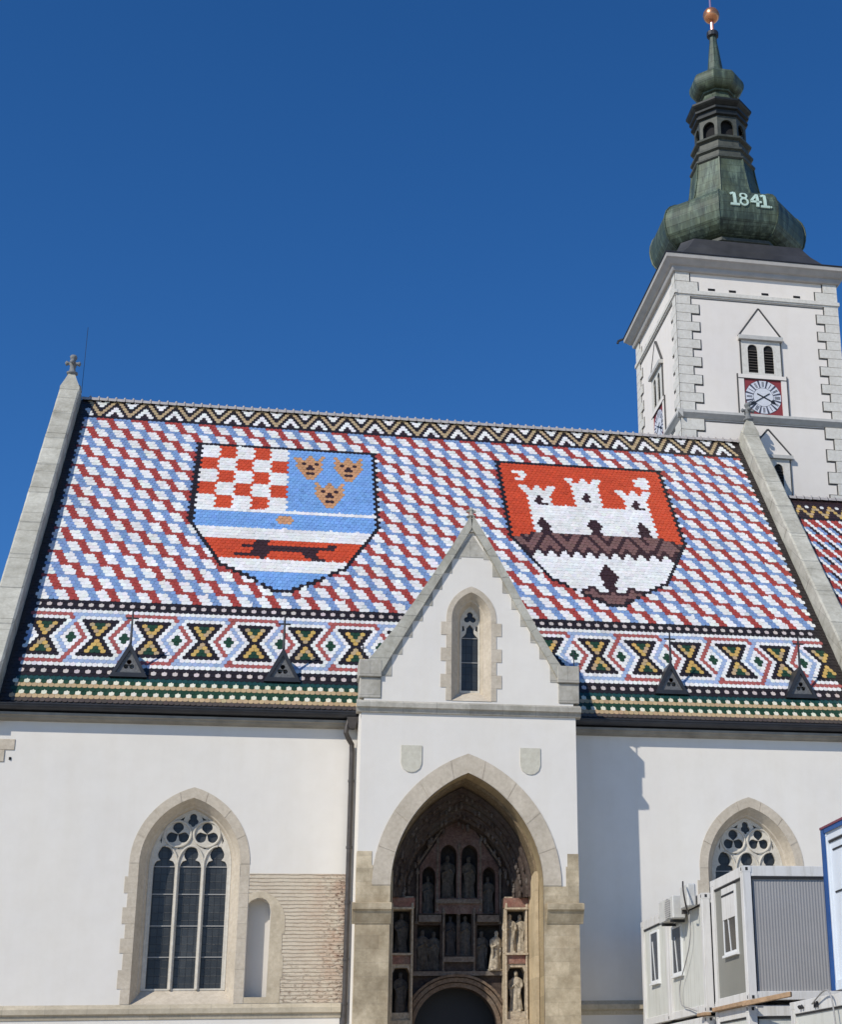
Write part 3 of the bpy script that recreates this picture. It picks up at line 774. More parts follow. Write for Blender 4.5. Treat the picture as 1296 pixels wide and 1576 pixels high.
# back wall of the portal: plane y=.55 with niches and the door arch
pl = MB(); bw = hwa+.06
nich = [arch(4.56, .20, 6.5, 7.55, 7.80, 6), arch(5.08, .20, 6.5, 7.55, 7.80, 6), arch(4.08, .16, 6.13, 7.05, 7.26, 6), arch(5.56, .16, 6.13, 7.05, 7.26, 6),
    arch(4.64, .14, 5.14, 6.1, 6.30, 6), arch(5.0, .14, 5.14, 6.1, 6.30, 6), [(3.82, 4.80), (4.38, 4.80), (4.38, 5.86), (3.82, 5.86)], [(5.27, 4.80), (5.83, 4.80), (5.83, 5.86), (5.27, 5.86)]]
door = arch(4.77, 1.0, 0, 3.42, 4.40, 14)
outerp = arch(AC, 1.72, -.01, 6.5, 8.9, 16)
pl.plate(outerp, nich+[[(x, max(z, .0)) for x, z in door]], .55, .95)
pl.box(3.0, 6.6, .95, 1.0, 0, 9.2) if False else None
pl.build('portal_back', 'portal', portal)
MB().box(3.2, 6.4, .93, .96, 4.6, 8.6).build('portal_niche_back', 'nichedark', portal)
MB().box(3.6, 5.95, 1.25, 1.3, 0, 4.6).build('door', 'doorwood', church)
pm = MB()
for a_, b_, c_ in ((1.00, 1.10, .50), (1.12, 1.22, .44), (1.24, 1.30, .38)):
    pm.plate(archring(4.77, a_, b_, 0, 3.42, 3.42+a_*.98, 3.42+b_*.98, 14), [], c_, .56)
pm.build('door_arch', m_portal('shade_toned_brown_moulding', (.13,.085,.055), (.20,.14,.095), (.18,.145,.11)), portal)  # darker than the other trim: the shade of the recess is in this brown
pm = MB()
for x, z0, z1 in ((4.29, 6.2, 7.85), (5.35, 6.2, 7.85), (4.82, 6.45, 7.72), (4.45, 4.75, 6.15), (5.20, 4.75, 6.15), (3.80, 5.9, 7.1), (5.84, 5.9, 7.1)):
    pm.tube([(x, .50, z0), (x, .50, z1)], .026, 6); pm.lathe((x, .50, z1), [(.05, -.03), (.055, .02), (.02, .12)], 6); pm.lathe((x, .5, z0), [(.05, -.02), (.045, .04)], 6)
pm.box(4.25, 5.39, .42, .55, 6.36, 6.46); pm.box(3.84, 4.38, .40, .55, 5.92, 6.08); pm.box(5.26, 5.80, .40, .55, 5.92, 6.08); pm.box(3.72, 5.92, .42, .55, 4.66, 4.76); pm.box(4.44, 5.21, .44, .55, 4.98, 5.10)
for cx_, zs_, hw_ in ((4.56, 7.55, .235), (5.08, 7.55, .235), (4.08, 7.05, .19), (5.56, 7.05, .19), (4.64, 6.1, .17), (5.0, 6.1, .17)):
    pm.tube([(cx_+hw_*cos(a_*PI/10), .515, zs_+hw_*1.25*sin(a_*PI/10)) for a_ in range(11)], .022, 5)
pm.tube([(3.80, .47, 7.30), (4.82, .47, 8.80), (5.86, .47, 7.30)], .03, 6)
for k in range(7):
    for sg in (-1, 1): pm.lathe((4.82+sg*(.14+k*.14), .45, 8.62-k*.21), [(.005, -.05), (.04, -.01), (.03, .02), (.005, .06)], 5)
pm.build('portal_trim', m_portal('grey_brown_trim', (.10,.08,.065), (.19,.155,.125), (.17,.155,.135)), portal)
# gable above the upper niches
MB().plate([(3.86, 6.12), (5.80, 6.12), (5.80, 7.25), (4.82, 8.72), (3.86, 7.25)], nich[:4], .495, .552).build('portal_gable', m_portal('brown_red_relief', (.09,.05,.04), (.15,.095,.08), (.19,.14,.12)), portal)
# carved foliage along archivolts
fo = MB()
for k in range(4):
    hh = AH-.17-k*.13; zz_ = 8.88-k*.21
    pts = arch(AC, hh, 6.5, 6.5, zz_, 20)[2:]
    for i in range(0, len(pts)):
        if random.random() < .35: continue
        x, z = pts[i]; g = random.uniform(.55, 1.15); x += random.uniform(-.03, .03); z += random.uniform(-.03, .03)
        fo.lathe((x, -.26+k*.17, z), [(.01, -.09*g), (.04*g, -.06*g), (.055*g, -.01), (.035*g, .03*g), (.05*g, .06*g), (.01, .10*g)], 6, random.random()*3)
fo.build('archivolt_carving', m_portal('carved_foliage', (.06,.042,.034), (.11,.085,.07), (.17,.155,.14)), portal, True)
# side blocks with framed niches
def sideblock(x0, x1, left):
    mb = MB(); holes = [[(x0+.07, 3.80), (x1-.07, 3.80), (x1-.07, 4.70), (x1-.13, 4.82), (x0+.13, 4.82), (x0+.07, 4.70)], [(x0+.06, 5.16), (x1-.06, 5.16), (x1-.06, 6.16), (x0+.06, 6.16)]]
    mb.plate([(x0, 0), (x1, 0), (x1, 6.48), (x0, 6.48)], holes, .08, .55)
    mb.box(x0-.0, x1, -.0, .08, 3.48, 3.62); mb.build('side_shrine', M['portaltrim'], portal)
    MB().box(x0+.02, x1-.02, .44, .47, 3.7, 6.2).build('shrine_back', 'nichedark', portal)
    MB().box(x0-.02, x1+.02, .0, .3, 6.22, 6.44).box(x0+.01, x1-.01, .05, .2, 4.90, 5.10).build('shrine_canopy', 'portalred', portal)
    mb = MB()
    for x in (x0+.03, x1-.03): mb.tube([(x, .03, 3.6), (x, .03, 6.2)], .03, 6); mb.lathe((x, .03, 6.25), [(.045,-.05), (.05, 0), (.015, .16)], 6)
    mb.box(x0, x1, -.02, .08, 5.10, 5.15); mb.box(x0, x1, -.02, .08, 6.17, 6.215)
    for i in range(5): mb.lathe((x0+.1+i*(x1-x0-.2)/4, -.0, 3.38), [(.02, -.08), (.045, 0), (.02, .08)], 6)
    mb.build('shrine_column', M['portaltrim'], portal)
sideblock(3.14, 3.68, True); sideblock(5.88, 6.44, False)
# statues
def statue(x, y, z, h, mat, label, turn=0., seat=False, tilt=0.):
    mb = MB(); n = 20; rings_ = []
    prof = [(0, .17, .13), (.03, .18, .14), (.25, .155, .12), (.45, .135, .10), (.60, .145, .10), (.70, .155, .10), (.775, .16, .09), (.82, .10, .07), (.845, .045, .045), (.87, .05, .05)]
    ph = random.random()*6
    for t_, rx, ry in prof:
        fold = .14*(1-t_) if t_ < .7 else 0
        rings_.append([((rx*(1+fold*sin(5*a_+ph+t_*3)))*cos(a_)*h+tilt*t_*h, (ry*(1+fold*cos(6*a_+ph)))*sin(a_)*h, t_*h) for a_ in [2*PI*i/n for i in range(n)]])
    mb.loft(rings_, True, True, True)
    mb.lathe((tilt*h*.9, -.01*h, .925*h), [(.02*h, -.075*h), (.048*h, -.05*h), (.058*h, 0), (.05*h, .04*h), (.03*h, .065*h), (.005, .075*h)], 12)
    mb.lathe((tilt*h*.9, -.055*h, .875*h), [(.006*h, -.035*h), (.028*h, 0), (.03*h, .02*h)], 6)     # beard
    mb.tube([(tilt*h*.9, -.05*h, .93*h), (tilt*h*.9, -.072*h, .915*h)], .012*h, 5)      # nose
    for s_ in (-1, 1):
        mb.tube([(s_*.14*h+tilt*h*.7, 0, .755*h), (s_*.165*h+tilt*h*.6, -.02*h, .62*h), (s_*.14*h, -.06*h, .55*h), (s_*.05*h, -.125*h, .60*h+(.05*h if s_ > 0 else 0)), (s_*.03*h, -.135*h, .62*h+(.05*h if s_ > 0 else 0))], [.045*h, .045*h, .04*h, .026*h, .022*h], 8)
        mb.tube([(s_*.13*h, -.07*h, .55*h), (s_*.12*h, -.09*h, .40*h), (s_*.11*h, -.07*h, .28*h)], [.035*h, .03*h, .012*h], 6)
    mb.box(-.16*h, .16*h, -.13*h, .13*h, -.04*h, .01*h)
    c_, s_ = cos(turn), sin(turn)
    mb.v = [(x+a_*c_-b_*s_, y+a_*s_+b_*c_, z+d_) for a_, b_, d_ in mb.v]
    o_ = mb.build('statue', mat, None, True)
    r_ = o_.modifiers.new('remesh', 'REMESH'); r_.mode = 'VOXEL'; r_.voxel_size = .011; r_.use_smooth_shade = True
    tag(o_, label, 'statue', 'stone statues standing in the portal niches'); return o_
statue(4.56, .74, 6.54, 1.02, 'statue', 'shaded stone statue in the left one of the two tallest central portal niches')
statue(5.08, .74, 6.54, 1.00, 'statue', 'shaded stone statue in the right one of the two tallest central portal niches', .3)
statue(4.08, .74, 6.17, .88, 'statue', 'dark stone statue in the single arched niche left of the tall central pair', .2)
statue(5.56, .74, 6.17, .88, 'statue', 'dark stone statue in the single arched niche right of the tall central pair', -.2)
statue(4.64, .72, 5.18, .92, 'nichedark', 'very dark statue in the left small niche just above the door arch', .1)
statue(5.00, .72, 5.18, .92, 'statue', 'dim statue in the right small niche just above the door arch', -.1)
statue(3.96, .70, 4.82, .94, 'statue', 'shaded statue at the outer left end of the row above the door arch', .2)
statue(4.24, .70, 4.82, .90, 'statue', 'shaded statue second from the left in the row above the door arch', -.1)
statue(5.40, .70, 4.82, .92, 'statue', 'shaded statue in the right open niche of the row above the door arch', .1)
statue(5.69, .46, 4.80, .92, 'statue_sunlit', 'sunlit robed statue leaning by the right spring of the door arch', .5, tilt=.06)
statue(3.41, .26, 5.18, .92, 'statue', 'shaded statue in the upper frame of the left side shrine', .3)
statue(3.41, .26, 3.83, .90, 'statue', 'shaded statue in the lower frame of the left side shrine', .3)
statue(6.02, .20, 5.18, .90, 'statue_sunlit', 'sunlit crowned statue on the left inside the upper frame of the right shrine', -.2)
statue(6.28, .26, 5.18, .90, 'statue_sunlit', 'sunlit statue on the right inside the upper frame of the right shrine', -.5)
statue(6.17, .22, 3.83, .92, 'statue_sunlit', 'sunlit statue alone in the lower frame of the right side shrine', -.4)

# porch gable with window
gable = [(PX0+.05, 10.72), (PX1-.05, 10.72), (PX1-.05, 11.5), (7.02, 11.62), (4.83, 15.35), (2.50, 11.62), (PX0+.05, 11.5)]
gwo = arch(4.835, .485, 10.92, 13.0, 13.68, 10)
mb = MB().plate(gable, [gwo], PY+.0, PY+.7); mb.build('porch_gable', 'plaster', church)
# ledge below the gable
MB().loft([[(x, PY+.1, 10.92), (x, PY-.10, 10.82), (x, PY-.13, 10.80), (x, PY-.13, 10.69), (x, PY-.08, 10.67), (x, PY-.05, 10.58), (x, PY+.1, 10.56)] for x in (PX0-.12, PX1+.12)], True, True, True).build('porch_cornice', 'weathered', church)
# kneeler corners
for x0, x1 in ((PX0-.06, PX0+.45), (PX1-.42, PX1+.10)):
    MB().box(x0, x1, PY-.03, PY+.6, 10.93, 11.43).box(x0-.03, x1+.0, PY-.09, PY+.6, 11.434, 11.86).build('porch_kneeler', 'weathered', church, bevel=.015)
# teeth of stone along the gable slope
mb = MB(); k = 0
lx = [(4.564, 14.547), (4.342, 14.157), (4.101, 13.723), (3.871, 13.293), (3.638, 12.891), (3.39, 12.469), (3.158, 12.029), (2.91, 11.48)]
rx_ = [(5.128, 14.551), (5.355, 14.111), (5.603, 13.698), (5.827, 13.286), (6.05, 12.852), (6.295, 12.444), (6.516, 12.038), (6.779, 11.452)]
for S_, sg in ((lx, 1), (rx_, -1)):
    ztop = 15.0
    for i, (x, z) in enumerate(S_):
        zt = S_[i-1][1] if i else 14.98
        def xe(zq): return 4.83-sg*((15.3-zq)/(15.3-11.45)*2.50)
        pts = [(xe(z), z), (x, z), (x, zt), (xe(zt), zt)]
        mb.plate(pts if sg > 0 else pts[::-1], [], PY-.010-.002*(i % 2), PY+.1)
mb.plate([(4.43, 14.60), (5.23, 14.60), (4.83, 15.22)], [], PY-.013, PY+.1)
mb.build('gable_quoins', 'weathered', church)
# coping slabs of the porch gable
mb = MB()
Lo = [(4.80, 15.68), (4.70, 15.50), (4.30, 14.80), (3.88, 14.10), (3.44, 13.40), (2.99, 12.72), (2.55, 12.12), (2.30, 11.80)]
Li = [(4.83, 15.37), (4.80, 15.30), (4.46, 14.70), (4.07, 14.02), (3.68, 13.34), (3.29, 12.67), (2.93, 12.04), (2.62, 11.47)]
Ro = [(4.86, 15.68), (4.98, 15.50), (5.36, 14.86), (5.75, 14.14), (6.10, 13.46), (6.46, 12.80), (6.85, 12.14), (7.12, 11.75)]
Ri = [(4.83, 15.37), (4.86, 15.30), (5.20, 14.76), (5.58, 14.05), (5.94, 13.36), (6.30, 12.70), (6.68, 12.06), (7.00, 11.47)]
for O_, I_ in ((Lo, Li), (Ro, Ri)):
    for i in range(7):
        j = random.uniform(0, .006); q = [Vector(O_[i]), Vector(I_[i]), Vector(I_[i+1]), Vector(O_[i+1])]
        q[2] = q[2].lerp(q[1], .006); q[3] = q[3].lerp(q[0], .006)
        mb.plate([(v.x, v.y) for v in q], [], PY-.075-j, PY+.75)
mb.build('porch_coping', 'coping', church)
MB().lathe((4.83, PY+.1, 15.55), [(.17, -.3), (.10, .02), (.07, .12), (.13, .16), (.06, .22), (.05, .30), (.07, .34), (.02, .42)], 8).tube([(4.83-.12, PY+.1, 15.86), (4.83+.12, PY+.1, 15.86)], .035, 6).build('finial', 'weathered', church)
mb = MB()
for x in (PX0+.0, PX1-.02): mb.tube([(x, PY-.02, 11.86), (x, PY-.02, 12.25)], .014, 5); mb.tube([(x-.08, PY-.02, 12.15), (x+.08, PY-.02, 12.15)], .012, 5)
mb.build('metal_finial', 'darkmetal', church)
# porch roof back to the nave roof
MB().add([(2.3, PY+.6, 11.45), (4.83, PY+.6, 15.30), (4.83, 3.1, 15.30), (2.3, .2, 11.45), (7.3, PY+.6, 11.45), (7.3, .2, 11.45)], [(0,1,2,3), (4,5,2,1)]).build('porch_roof', 'darkmetal', church)
MB().box(PX0+.05, PX0+.3, PY+.69, .3, 10.7, 11.5).box(PX1-.3, PX1-.05, PY+.69, .3, 10.7, 11.5).build('porch_side_wall', 'plaster', church)
# gable window
w_ = MB()
gi = arch(4.85, .235, 11.24, 12.95, 13.42, 10); gm = arch(4.845, .36, 11.1, 13.0, 13.55, 10)
w_.loft([[(x, PY-.014, z) for x, z in gwo], [(x, PY+.20, z) for x, z in gm], [(x*1.0, PY+.22, z) for x, z in arch(4.845, .33, 11.13, 13.0, 13.52, 10)], [(x, PY+.42, z) for x, z in gi]])
w_.plate(archring(4.835, .485, .615, 12.9, 13.0, 13.68, 13.83, 10), [], PY-.014, PY+.01)
z = 12.9; k = 0
while z > 10.95:
    z2 = max(z-.33, 10.93); wd = .26 if k % 2 == 0 else .13
    w_.box(4.835-.485-wd, 4.835-.485, PY-.014-.001*(k % 2), PY+.01, z2, z-.003); w_.box(4.835+.485, 4.835+.485+wd, PY-.014-.001*(k % 2), PY+.01, z2, z-.003); z = z2; k += 1
gf = w_.build('window', 'arch', church); gf['label'] = 'narrow single-light lancet in the porch gable'
tr = MB(); ol = arch(4.85, .24, 11.22, 12.95, 13.44, 10)
hl = [(4.85-.205, 11.28), (4.85+.205, 11.28), (5.055, 12.62), (4.98, 12.70), (4.95, 12.74), (4.93, 12.88), (4.85, 12.97), (4.77, 12.88), (4.75, 12.74), (4.72, 12.70), (4.645, 12.62)]
tr.plate(ol, [hl, union_circles([(.085*cos(a_), .085*sin(a_), .075) for a_ in (PI/2, PI/2+2*PI/3, PI/2-2*PI/3)], 30, (4.85, 13.14)), [(4.655, 12.78), (4.72, 12.82), (4.70, 12.93), (4.66, 12.93)], [(5.045, 12.78), (5.04, 12.93), (5.0, 12.93), (4.98, 12.82)]], PY+.40, PY+.47)
tr.tube([(x, PY+.40, z) for x, z in ol[1:]]+[(ol[0][0], PY+.4, ol[0][1])], .022, 5)
tr.build('tracery', 'tracery', gf)
MB().plate(arch(4.85, .23, 11.22, 12.95, 13.42, 8), [], PY+.45, None).build('glass', 'glass', gf)
MB().box(4.645, 5.055, PY+.43, PY+.445, 11.99, 12.01).box(4.645, 5.055, PY+.43, PY+.445, 12.61, 12.63).build('glazing_bar', 'bar', gf)
# two small blank stone shields
for x in (3.42, 6.27):
    MB().plate([(x-.245, 9.80), (x-.245, 9.38), (x-.2, 9.25), (x-.1, 9.175), (x, 9.155), (x+.1, 9.175), (x+.2, 9.25), (x+.245, 9.38), (x+.245, 9.80)], [], PY-.022, PY+.01).build('stone_shield', m_stone('shield_stone', (.60,.57,.47), None, var=.06, dirtamt=.1), church)

# ================================================================== TOWER
tower = thing('bell_tower', 'white square bell tower with green copper onion spire behind the church roof', 'tower', (16.6, 12.55, 0))
TX0, TX1, TY0, TY1 = 13.59, 19.58, 9.555, 15.54
TC = (16.55, 12.55)
def fpt(side):
    """maps face coordinates (u from the face's left edge, z, out) to 3-D; front looks to -y, side looks to -x"""
    if side == 0: return lambda u, z, d: (TX0+u, TY0-d, z)
    return lambda u, z, d: (TX0-d, TY1-u, z)
W_ = TX1-TX0
mb = MB().box(TX0, TX1, TY0, TY1, 8, 29.9); mb.build('wall', 'towerplaster', tower)
def fbox(mb, P, u0, u1, z0, z1, d0, d1):
    mb.add([P(u0,z0,d0), P(u1,z0,d0), P(u1,z1,d0), P(u0,z1,d0), P(u0,z0,d1), P(u1,z0,d1), P(u1,z1,d1), P(u0,z1,d1)], [(0,1,2,3), (4,7,6,5), (0,4,5,1), (1,5,6,2), (2,6,7,3), (3,7,4,0)])
def quoin_levels():
    L = []; z = 28.78; k = 0
    while z > 24.35: L.append((z-.34, z, k % 2)); z -= .345; k += 1
    z = 24.0; k = 1
    while z > 17: L.append((z-.42, z, k % 2)); z -= .425; k += 1
    L.append((28.98+.02, 29.35, 1)); L.append((29.36, 29.72, 0))
    return L
for side in (0, 1):
    P = fpt(side); q = MB(); ln = MB()
    for z0, z1, wide in quoin_levels():
        wl = .78 if wide else .48
        t_ = .045
        for a_, b_ in ((-t_, wl), (W_-wl, W_+t_)):
            fbox(q, P, a_, b_, z0+.006, z1-.006, -.01, t_)
        # painted shadow line round each step
        for sg, e in ((1, wl), (-1, W_-wl)):
            fbox(ln, P, min(e, e+sg*.045), max(e, e+sg*.045), z0-.02, z1+.02, .0, .012)
            other = .78
            if wide:
                e0 = .48 if sg > 0 else W_-.48
                fbox(ln, P, min(e0, e+sg*.045), max(e0, e+sg*.045), z0-.045, z0-.002, .0, .011)
                fbox(ln, P, min(e0, e+sg*.045), max(e0, e+sg*.045), z1+.002, z1+.030, .0, .011)
    q.build('quoins', 'quoin', tower); ln.build('quoin_outline', 'line', tower)
    s_ = MB(); fbox(s_, P, -.10, W_+.10, 28.84, 28.98, -.01, .09); fbox(s_, P, -.06, W_+.06, 28.78, 28.84, -.01, .05)
    s_.build('string_course', 'quoin', tower)
    l2 = MB(); fbox(l2, P, .5, W_-.5, 28.70, 28.735, 0, .013)
    fbox(l2, P, .80, W_-.80, 23.93, 23.97, 0, .013)
    l2.build('panel_outline', 'line', tower)
    b_ = MB(); b_.loft([[P(u, 24.30, .0), P(u, 24.28, .16), P(u, 24.18, .17), P(u, 24.10, .10), P(u, 24.02, .04), P(u, 24.0, 0)] for u in (-.17, W_+.17)], True, True, True)
    b_.build('belt_course', m_plain('belt_stone', (.46,.45,.42), .8, .12), tower)
    # vents
    v_ = MB()
    for u in (1.30, 2.08, 3.30, 4.50): fbox(v_, P, u-.13, u+.13, 29.07, 29.16, -.02, .006)
    v_.build('wall_vent', 'void', tower)
    # louvred twin window with pediment
    def tri(mb_, pts, d0, d1):
        mb_.add([P(u, z, d0) for u, z in pts]+[P(u, z, d1) for u, z in pts], [tuple(range(len(pts))), tuple(range(2*len(pts)-1, len(pts)-1, -1))]+[(i, (i+1) % len(pts), len(pts)+(i+1) % len(pts), len(pts)+i) for i in range(len(pts))])
    mp = lambda u, z, d: P(u, z, -d)
    c_ = 2.97; fr = MB()
    l1 = arch(c_-.29, .18, 25.92, 26.85, 27.03, 6); l2_ = arch(c_+.30, .18, 25.92, 26.85, 27.03, 6)
    fr.plate([(c_-.70, 25.84), (c_+.74, 25.84), (c_+.74, 27.18), (c_-.70, 27.18)], [l1, l2_], -.06, .0, mp)
    wn = fr.build('window', 'quoin', tower)
    vb = MB().plate([(c_-.52, 25.9), (c_+.53, 25.9), (c_+.53, 27.06), (c_-.52, 27.06)], [], -.008, None, mp); vb.build('opening', 'void', wn)
    lv = MB()
    for i in range(9):
        z = 25.98+i*.105
        for a_ in (-.29, .30): lv.add([P(c_+a_-.17, z, .012), P(c_+a_+.17, z, .012), P(c_+a_+.17, z-.05, .050), P(c_+a_-.17, z-.05, .050)], [(0,1,2,3)])
    lv.build('louvre', 'louvre', wn)
    pe = MB(); fbox(pe, P, c_-.80, c_+.84, 27.19, 27.34, -.01, .17); pe.build('window_cornice', m_plain('cornice_stone', (.46,.45,.42), .8, .12), wn)
    tri(pe2 := MB(), [(c_-.74, 27.345), (c_+.77, 27.345), (c_+.01, 28.42)], -.01, .07); pe2.build('pediment', 'towerplaster', wn)
    lo = MB()
    for (a0, a1) in (((c_-.79, 27.345), (c_, 28.47)), ((c_+.82, 27.345), (c_+.02, 28.47))):
        A_ = Vector(a0); B_ = Vector(a1); d = (B_-A_).normalized(); n2 = Vector((-d.y, d.x))*.022
        tri(lo, [tuple(A_-n2), tuple(B_-n2), tuple(B_+n2), tuple(A_+n2)], -.01, .085)
    fbox(lo, P, c_-.75, c_-.70, 25.86, 27.19, 0, .05); fbox(lo, P, c_+.74, c_+.79, 25.86, 27.19, 0, .05)
    lo.build('window_outline', 'line', wn)
    # clock
    ck = MB(); k0, k1 = c_-.87, c_+.90
    fbox(ck, P, k0, k1, 25.70, 25.84, 0, .07); fbox(ck, P, k0, k0+.20, 24.30, 25.70, 0, .062); fbox(ck, P, k1-.20, k1, 24.30, 25.70, 0, .062)
    cl = ck.build('clock', 'towerplaster', tower)
    fbox(rd := MB(), P, k0+.20, k1-.20, 24.33, 25.70, 0, .03); rd.build('clock_field', 'clockred', cl)
    cc_, cz, cr = c_+.015, 25.0, .665
    disc = lambda r, d0, d1, n=40: MB().add([P(cc_+r*cos(2*PI*i/n), cz+r*.97*sin(2*PI*i/n), d0) for i in range(n)]+[P(cc_+r*cos(2*PI*i/n), cz+r*.97*sin(2*PI*i/n), d1) for i in range(n)],
        [tuple(range(n)), tuple(range(2*n-1, n-1, -1))]+[(i, (i+1) % n, n+(i+1) % n, n+i) for i in range(n)])
    disc(cr, 0, .036).build('clock_dial', m_plain('dark_blue_clock_ring', (.06,.065,.09), .5), cl); disc(.36, .03, .044, 32).build('clock_centre', 'clockwhite', cl)
    nu = MB(); pt = MB()
    for i in range(12):
        a_ = PI/2-i*PI/6; ca, sa = cos(a_), sin(a_)
        R0, R1, w2 = .375, .645, .105
        quad = [(R0, -w2*.72), (R1, -w2*1.25), (R1, w2*1.25), (R0, w2*.72)]
        pts = [(cc_+r*ca-t*sa, cz+(r*sa+t*ca)*.97) for r, t in quad]; tri(pt, pts, .03, .042)
        strokes = [1,2,3,2,1,2,3,4,2,1,2,2][(i-1) % 12]
        for k in range(strokes):
            off = (k-(strokes-1)/2)*.042
            quad = [(R0+.035, off-.011), (R1-.035, off-.011), (R1-.035, off+.011), (R0+.035, off+.011)]
            tri(nu, [(cc_+r*ca-t*sa, cz+(r*sa+t*ca)*.97) for r, t in quad], .04, .047)
    pt.build('numeral_plate', 'clockplate', cl); nu.build('numeral', 'clockblack', cl)
    hd = MB()
    def hand(a_, L, w2, tail):
        ca, sa = cos(a_), sin(a_)
        quad = [(-tail, -w2*.6), (L*.62, -w2*.6), (L*.66, -w2*1.9), (L*.82, -w2*1.7), (L, 0), (L*.82, w2*1.7), (L*.66, w2*1.9), (L*.62, w2*.6), (-tail, w2*.6)]
        tri(hd, [(cc_+r*ca-t*sa, cz+(r*sa+t*ca)*.97) for r, t in quad], .05, .06)
    hand(math.radians(-28), .50, .035, .26); hand(math.radians(-146), .62, .03, .28) if side == 0 else hand(math.radians(-146), .6, .03, .2)
    hd.build('clock_hand', 'clockblack', cl)
    lo = MB(); fbox(lo, P, k0-.045, k0, 24.30, 25.86, 0, .05); fbox(lo, P, k1, k1+.045, 24.30, 25.86, 0, .05); fbox(lo, P, k0, k1, 25.675, 25.70, 0, .075)
    lo.build('clock_outline', 'line', cl)
    # lower single window
    c_ = 3.02+.03; fr = MB(); l1 = arch(c_+.32-.0, .165, 21.35, 22.30, 22.49, 6)
    l1b = arch(c_-.26, .165, 21.35, 22.30, 22.49, 6)
    fr.plate([(c_-.70, 21.22), (c_+.73, 21.22), (c_+.73, 22.66), (c_-.70, 22.66)], [l1, l1b], -.06, .0, mp)
    wn = fr.build('window', 'quoin', tower)
    MB().plate([(c_-.6, 21.3), (c_+.6, 21.3), (c_+.6, 22.55), (c_-.6, 22.55)], [], -.008, None, mp).build('opening', 'void', wn)
    lv = MB()
    for i in range(9):
        z = 21.42+i*.105
        for a_ in (-.26, .32): lv.add([P(c_+a_-.16, z, .012), P(c_+a_+.16, z, .012), P(c_+a_+.16, z-.05, .050), P(c_+a_-.16, z-.05, .050)], [(0,1,2,3)])
    lv.build('louvre', 'louvre', wn)
    pe = MB(); fbox(pe, P, c_-.82, c_+.85, 22.665, 22.79, -.01, .16); fbox(pe, P, c_-.82, c_+.85, 21.12, 21.22, -.01, .12); pe.build('window_cornice', m_plain('cornice_stone', (.46,.45,.42), .8, .12), wn)
    tri(pe2 := MB(), [(c_-.76, 22.795), (c_+.79, 22.795), (c_+.01, 23.72)], -.01, .07); pe2.build('pediment', 'towerplaster', wn)
    lo = MB()
    for (a0, a1) in (((c_-.80, 22.795), (c_, 23.77)), ((c_+.83, 22.795), (c_+.02, 23.77))):
        A_ = Vector(a0); B_ = Vector(a1); d = (B_-A_).normalized(); n2 = Vector((-d.y, d.x))*.022
        tri(lo, [tuple(A_-n2), tuple(B_-n2), tuple(B_+n2), tuple(A_+n2)], -.01, .085)
    fbox(lo, P, c_-.75, c_-.70, 21.22, 22.66, 0, .05); fbox(lo, P, c_+.73, c_+.78, 21.22, 22.66, 0, .05)
    lo.build('window_outline', 'line', wn)
# cornice
def sqring(o_, z): return [(TX0-o_, TY0-o_, z), (TX1+o_, TY0-o_, z), (TX1+o_, TY1+o_, z), (TX0-o_, TY1+o_, z)]
mb = MB().loft([sqring(-.02, 29.70), sqring(.12, 29.72), sqring(.15, 29.78), sqring(.16, 29.88), sqring(.20, 29.90), sqring(.24, 29.92), sqring(.36, 30.06), sqring(.42, 30.10), sqring(.43, 30.24), sqring(.3, 30.25)], True, True, True)
mb.build('cornice', m_plain('grey_cornice', (.40,.38,.35), .85, .12, 3), tower)
MB().loft([sqring(.44, 30.245), sqring(.46, 30.26), sqring(.46, 30.29), sqring(.1, 30.36)], True, True, True).build('roof_edge', 'darkmetal', tower)
MB().tube([(TX0-.46, TY1+.42, 30.26), (TX0-.62, TY1+.5, 30.22), (TX0-.66, TY1+.5, 30.10)], .05, 6).build('water_spout', 'darkmetal', tower)
# metal skirt: chamfered square going to octagon
def choct(h, c_, z, cx=TC[0], cy=TC[1]):
    return [(cx-h+c_, cy-h, z), (cx+h-c_, cy-h, z), (cx+h, cy-h+c_, z), (cx+h, cy+h-c_, z), (cx+h-c_, cy+h, z), (cx-h+c_, cy+h, z), (cx-h, cy+h-c_, z), (cx-h, cy-h+c_, z)]
mb = MB().loft([choct(3.22, .28, 30.31), choct(2.95, .32, 30.60), choct(2.68, .36, 31.0), choct(2.47, .40, 31.42), choct(2.44, .40, 31.50), choct(2.2, .5, 31.54)], True, True, True)
mb.build('spire_skirt', 'skirt', tower)
def oc(r, z, lean=True):
    cx = TC[0]-(.0 if z < 34 else (z-34)*.012); return [(cx+r*cos(PI/8+i*PI/4), TC[1]+r*sin(PI/8+i*PI/4), z) for i in range(8)]
def octo(prof, name, mat, parent, sm=False):
    return MB().loft([oc(r, z) for r, z in prof], True, True, True).build(name, mat, parent, sm)
octo([(2.0, 31.5), (2.30, 31.66), (2.38, 31.72), (2.38, 31.84), (2.24, 31.88)], 'spire_ring', 'coppergrey', tower)
prof = [(2.20, 31.87), (2.42, 31.93), (2.62, 32.04), (2.78, 32.19), (2.90, 32.38), (2.97, 32.65), (3.0, 32.92), (2.97, 33.18), (2.88, 33.42), (2.72, 33.62), (2.48, 33.78), (2.20, 33.88), (1.92, 33.97), (1.72, 34.08), (1.57, 34.26), (1.46, 34.55), (1.38, 34.9), (1.31, 35.3), (1.25, 35.7), (1.21, 36.05)]
DOME = list(prof)
onion = octo(prof, 'onion_dome', 'copper', tower)
# raised ribs on the arrises
rb = MB()
for i in range(8):
    rb.tube([oc(r+.01, z)[i] for r, z in prof[1:]], .035, 5)
rb.build('dome_rib', 'copper', onion)
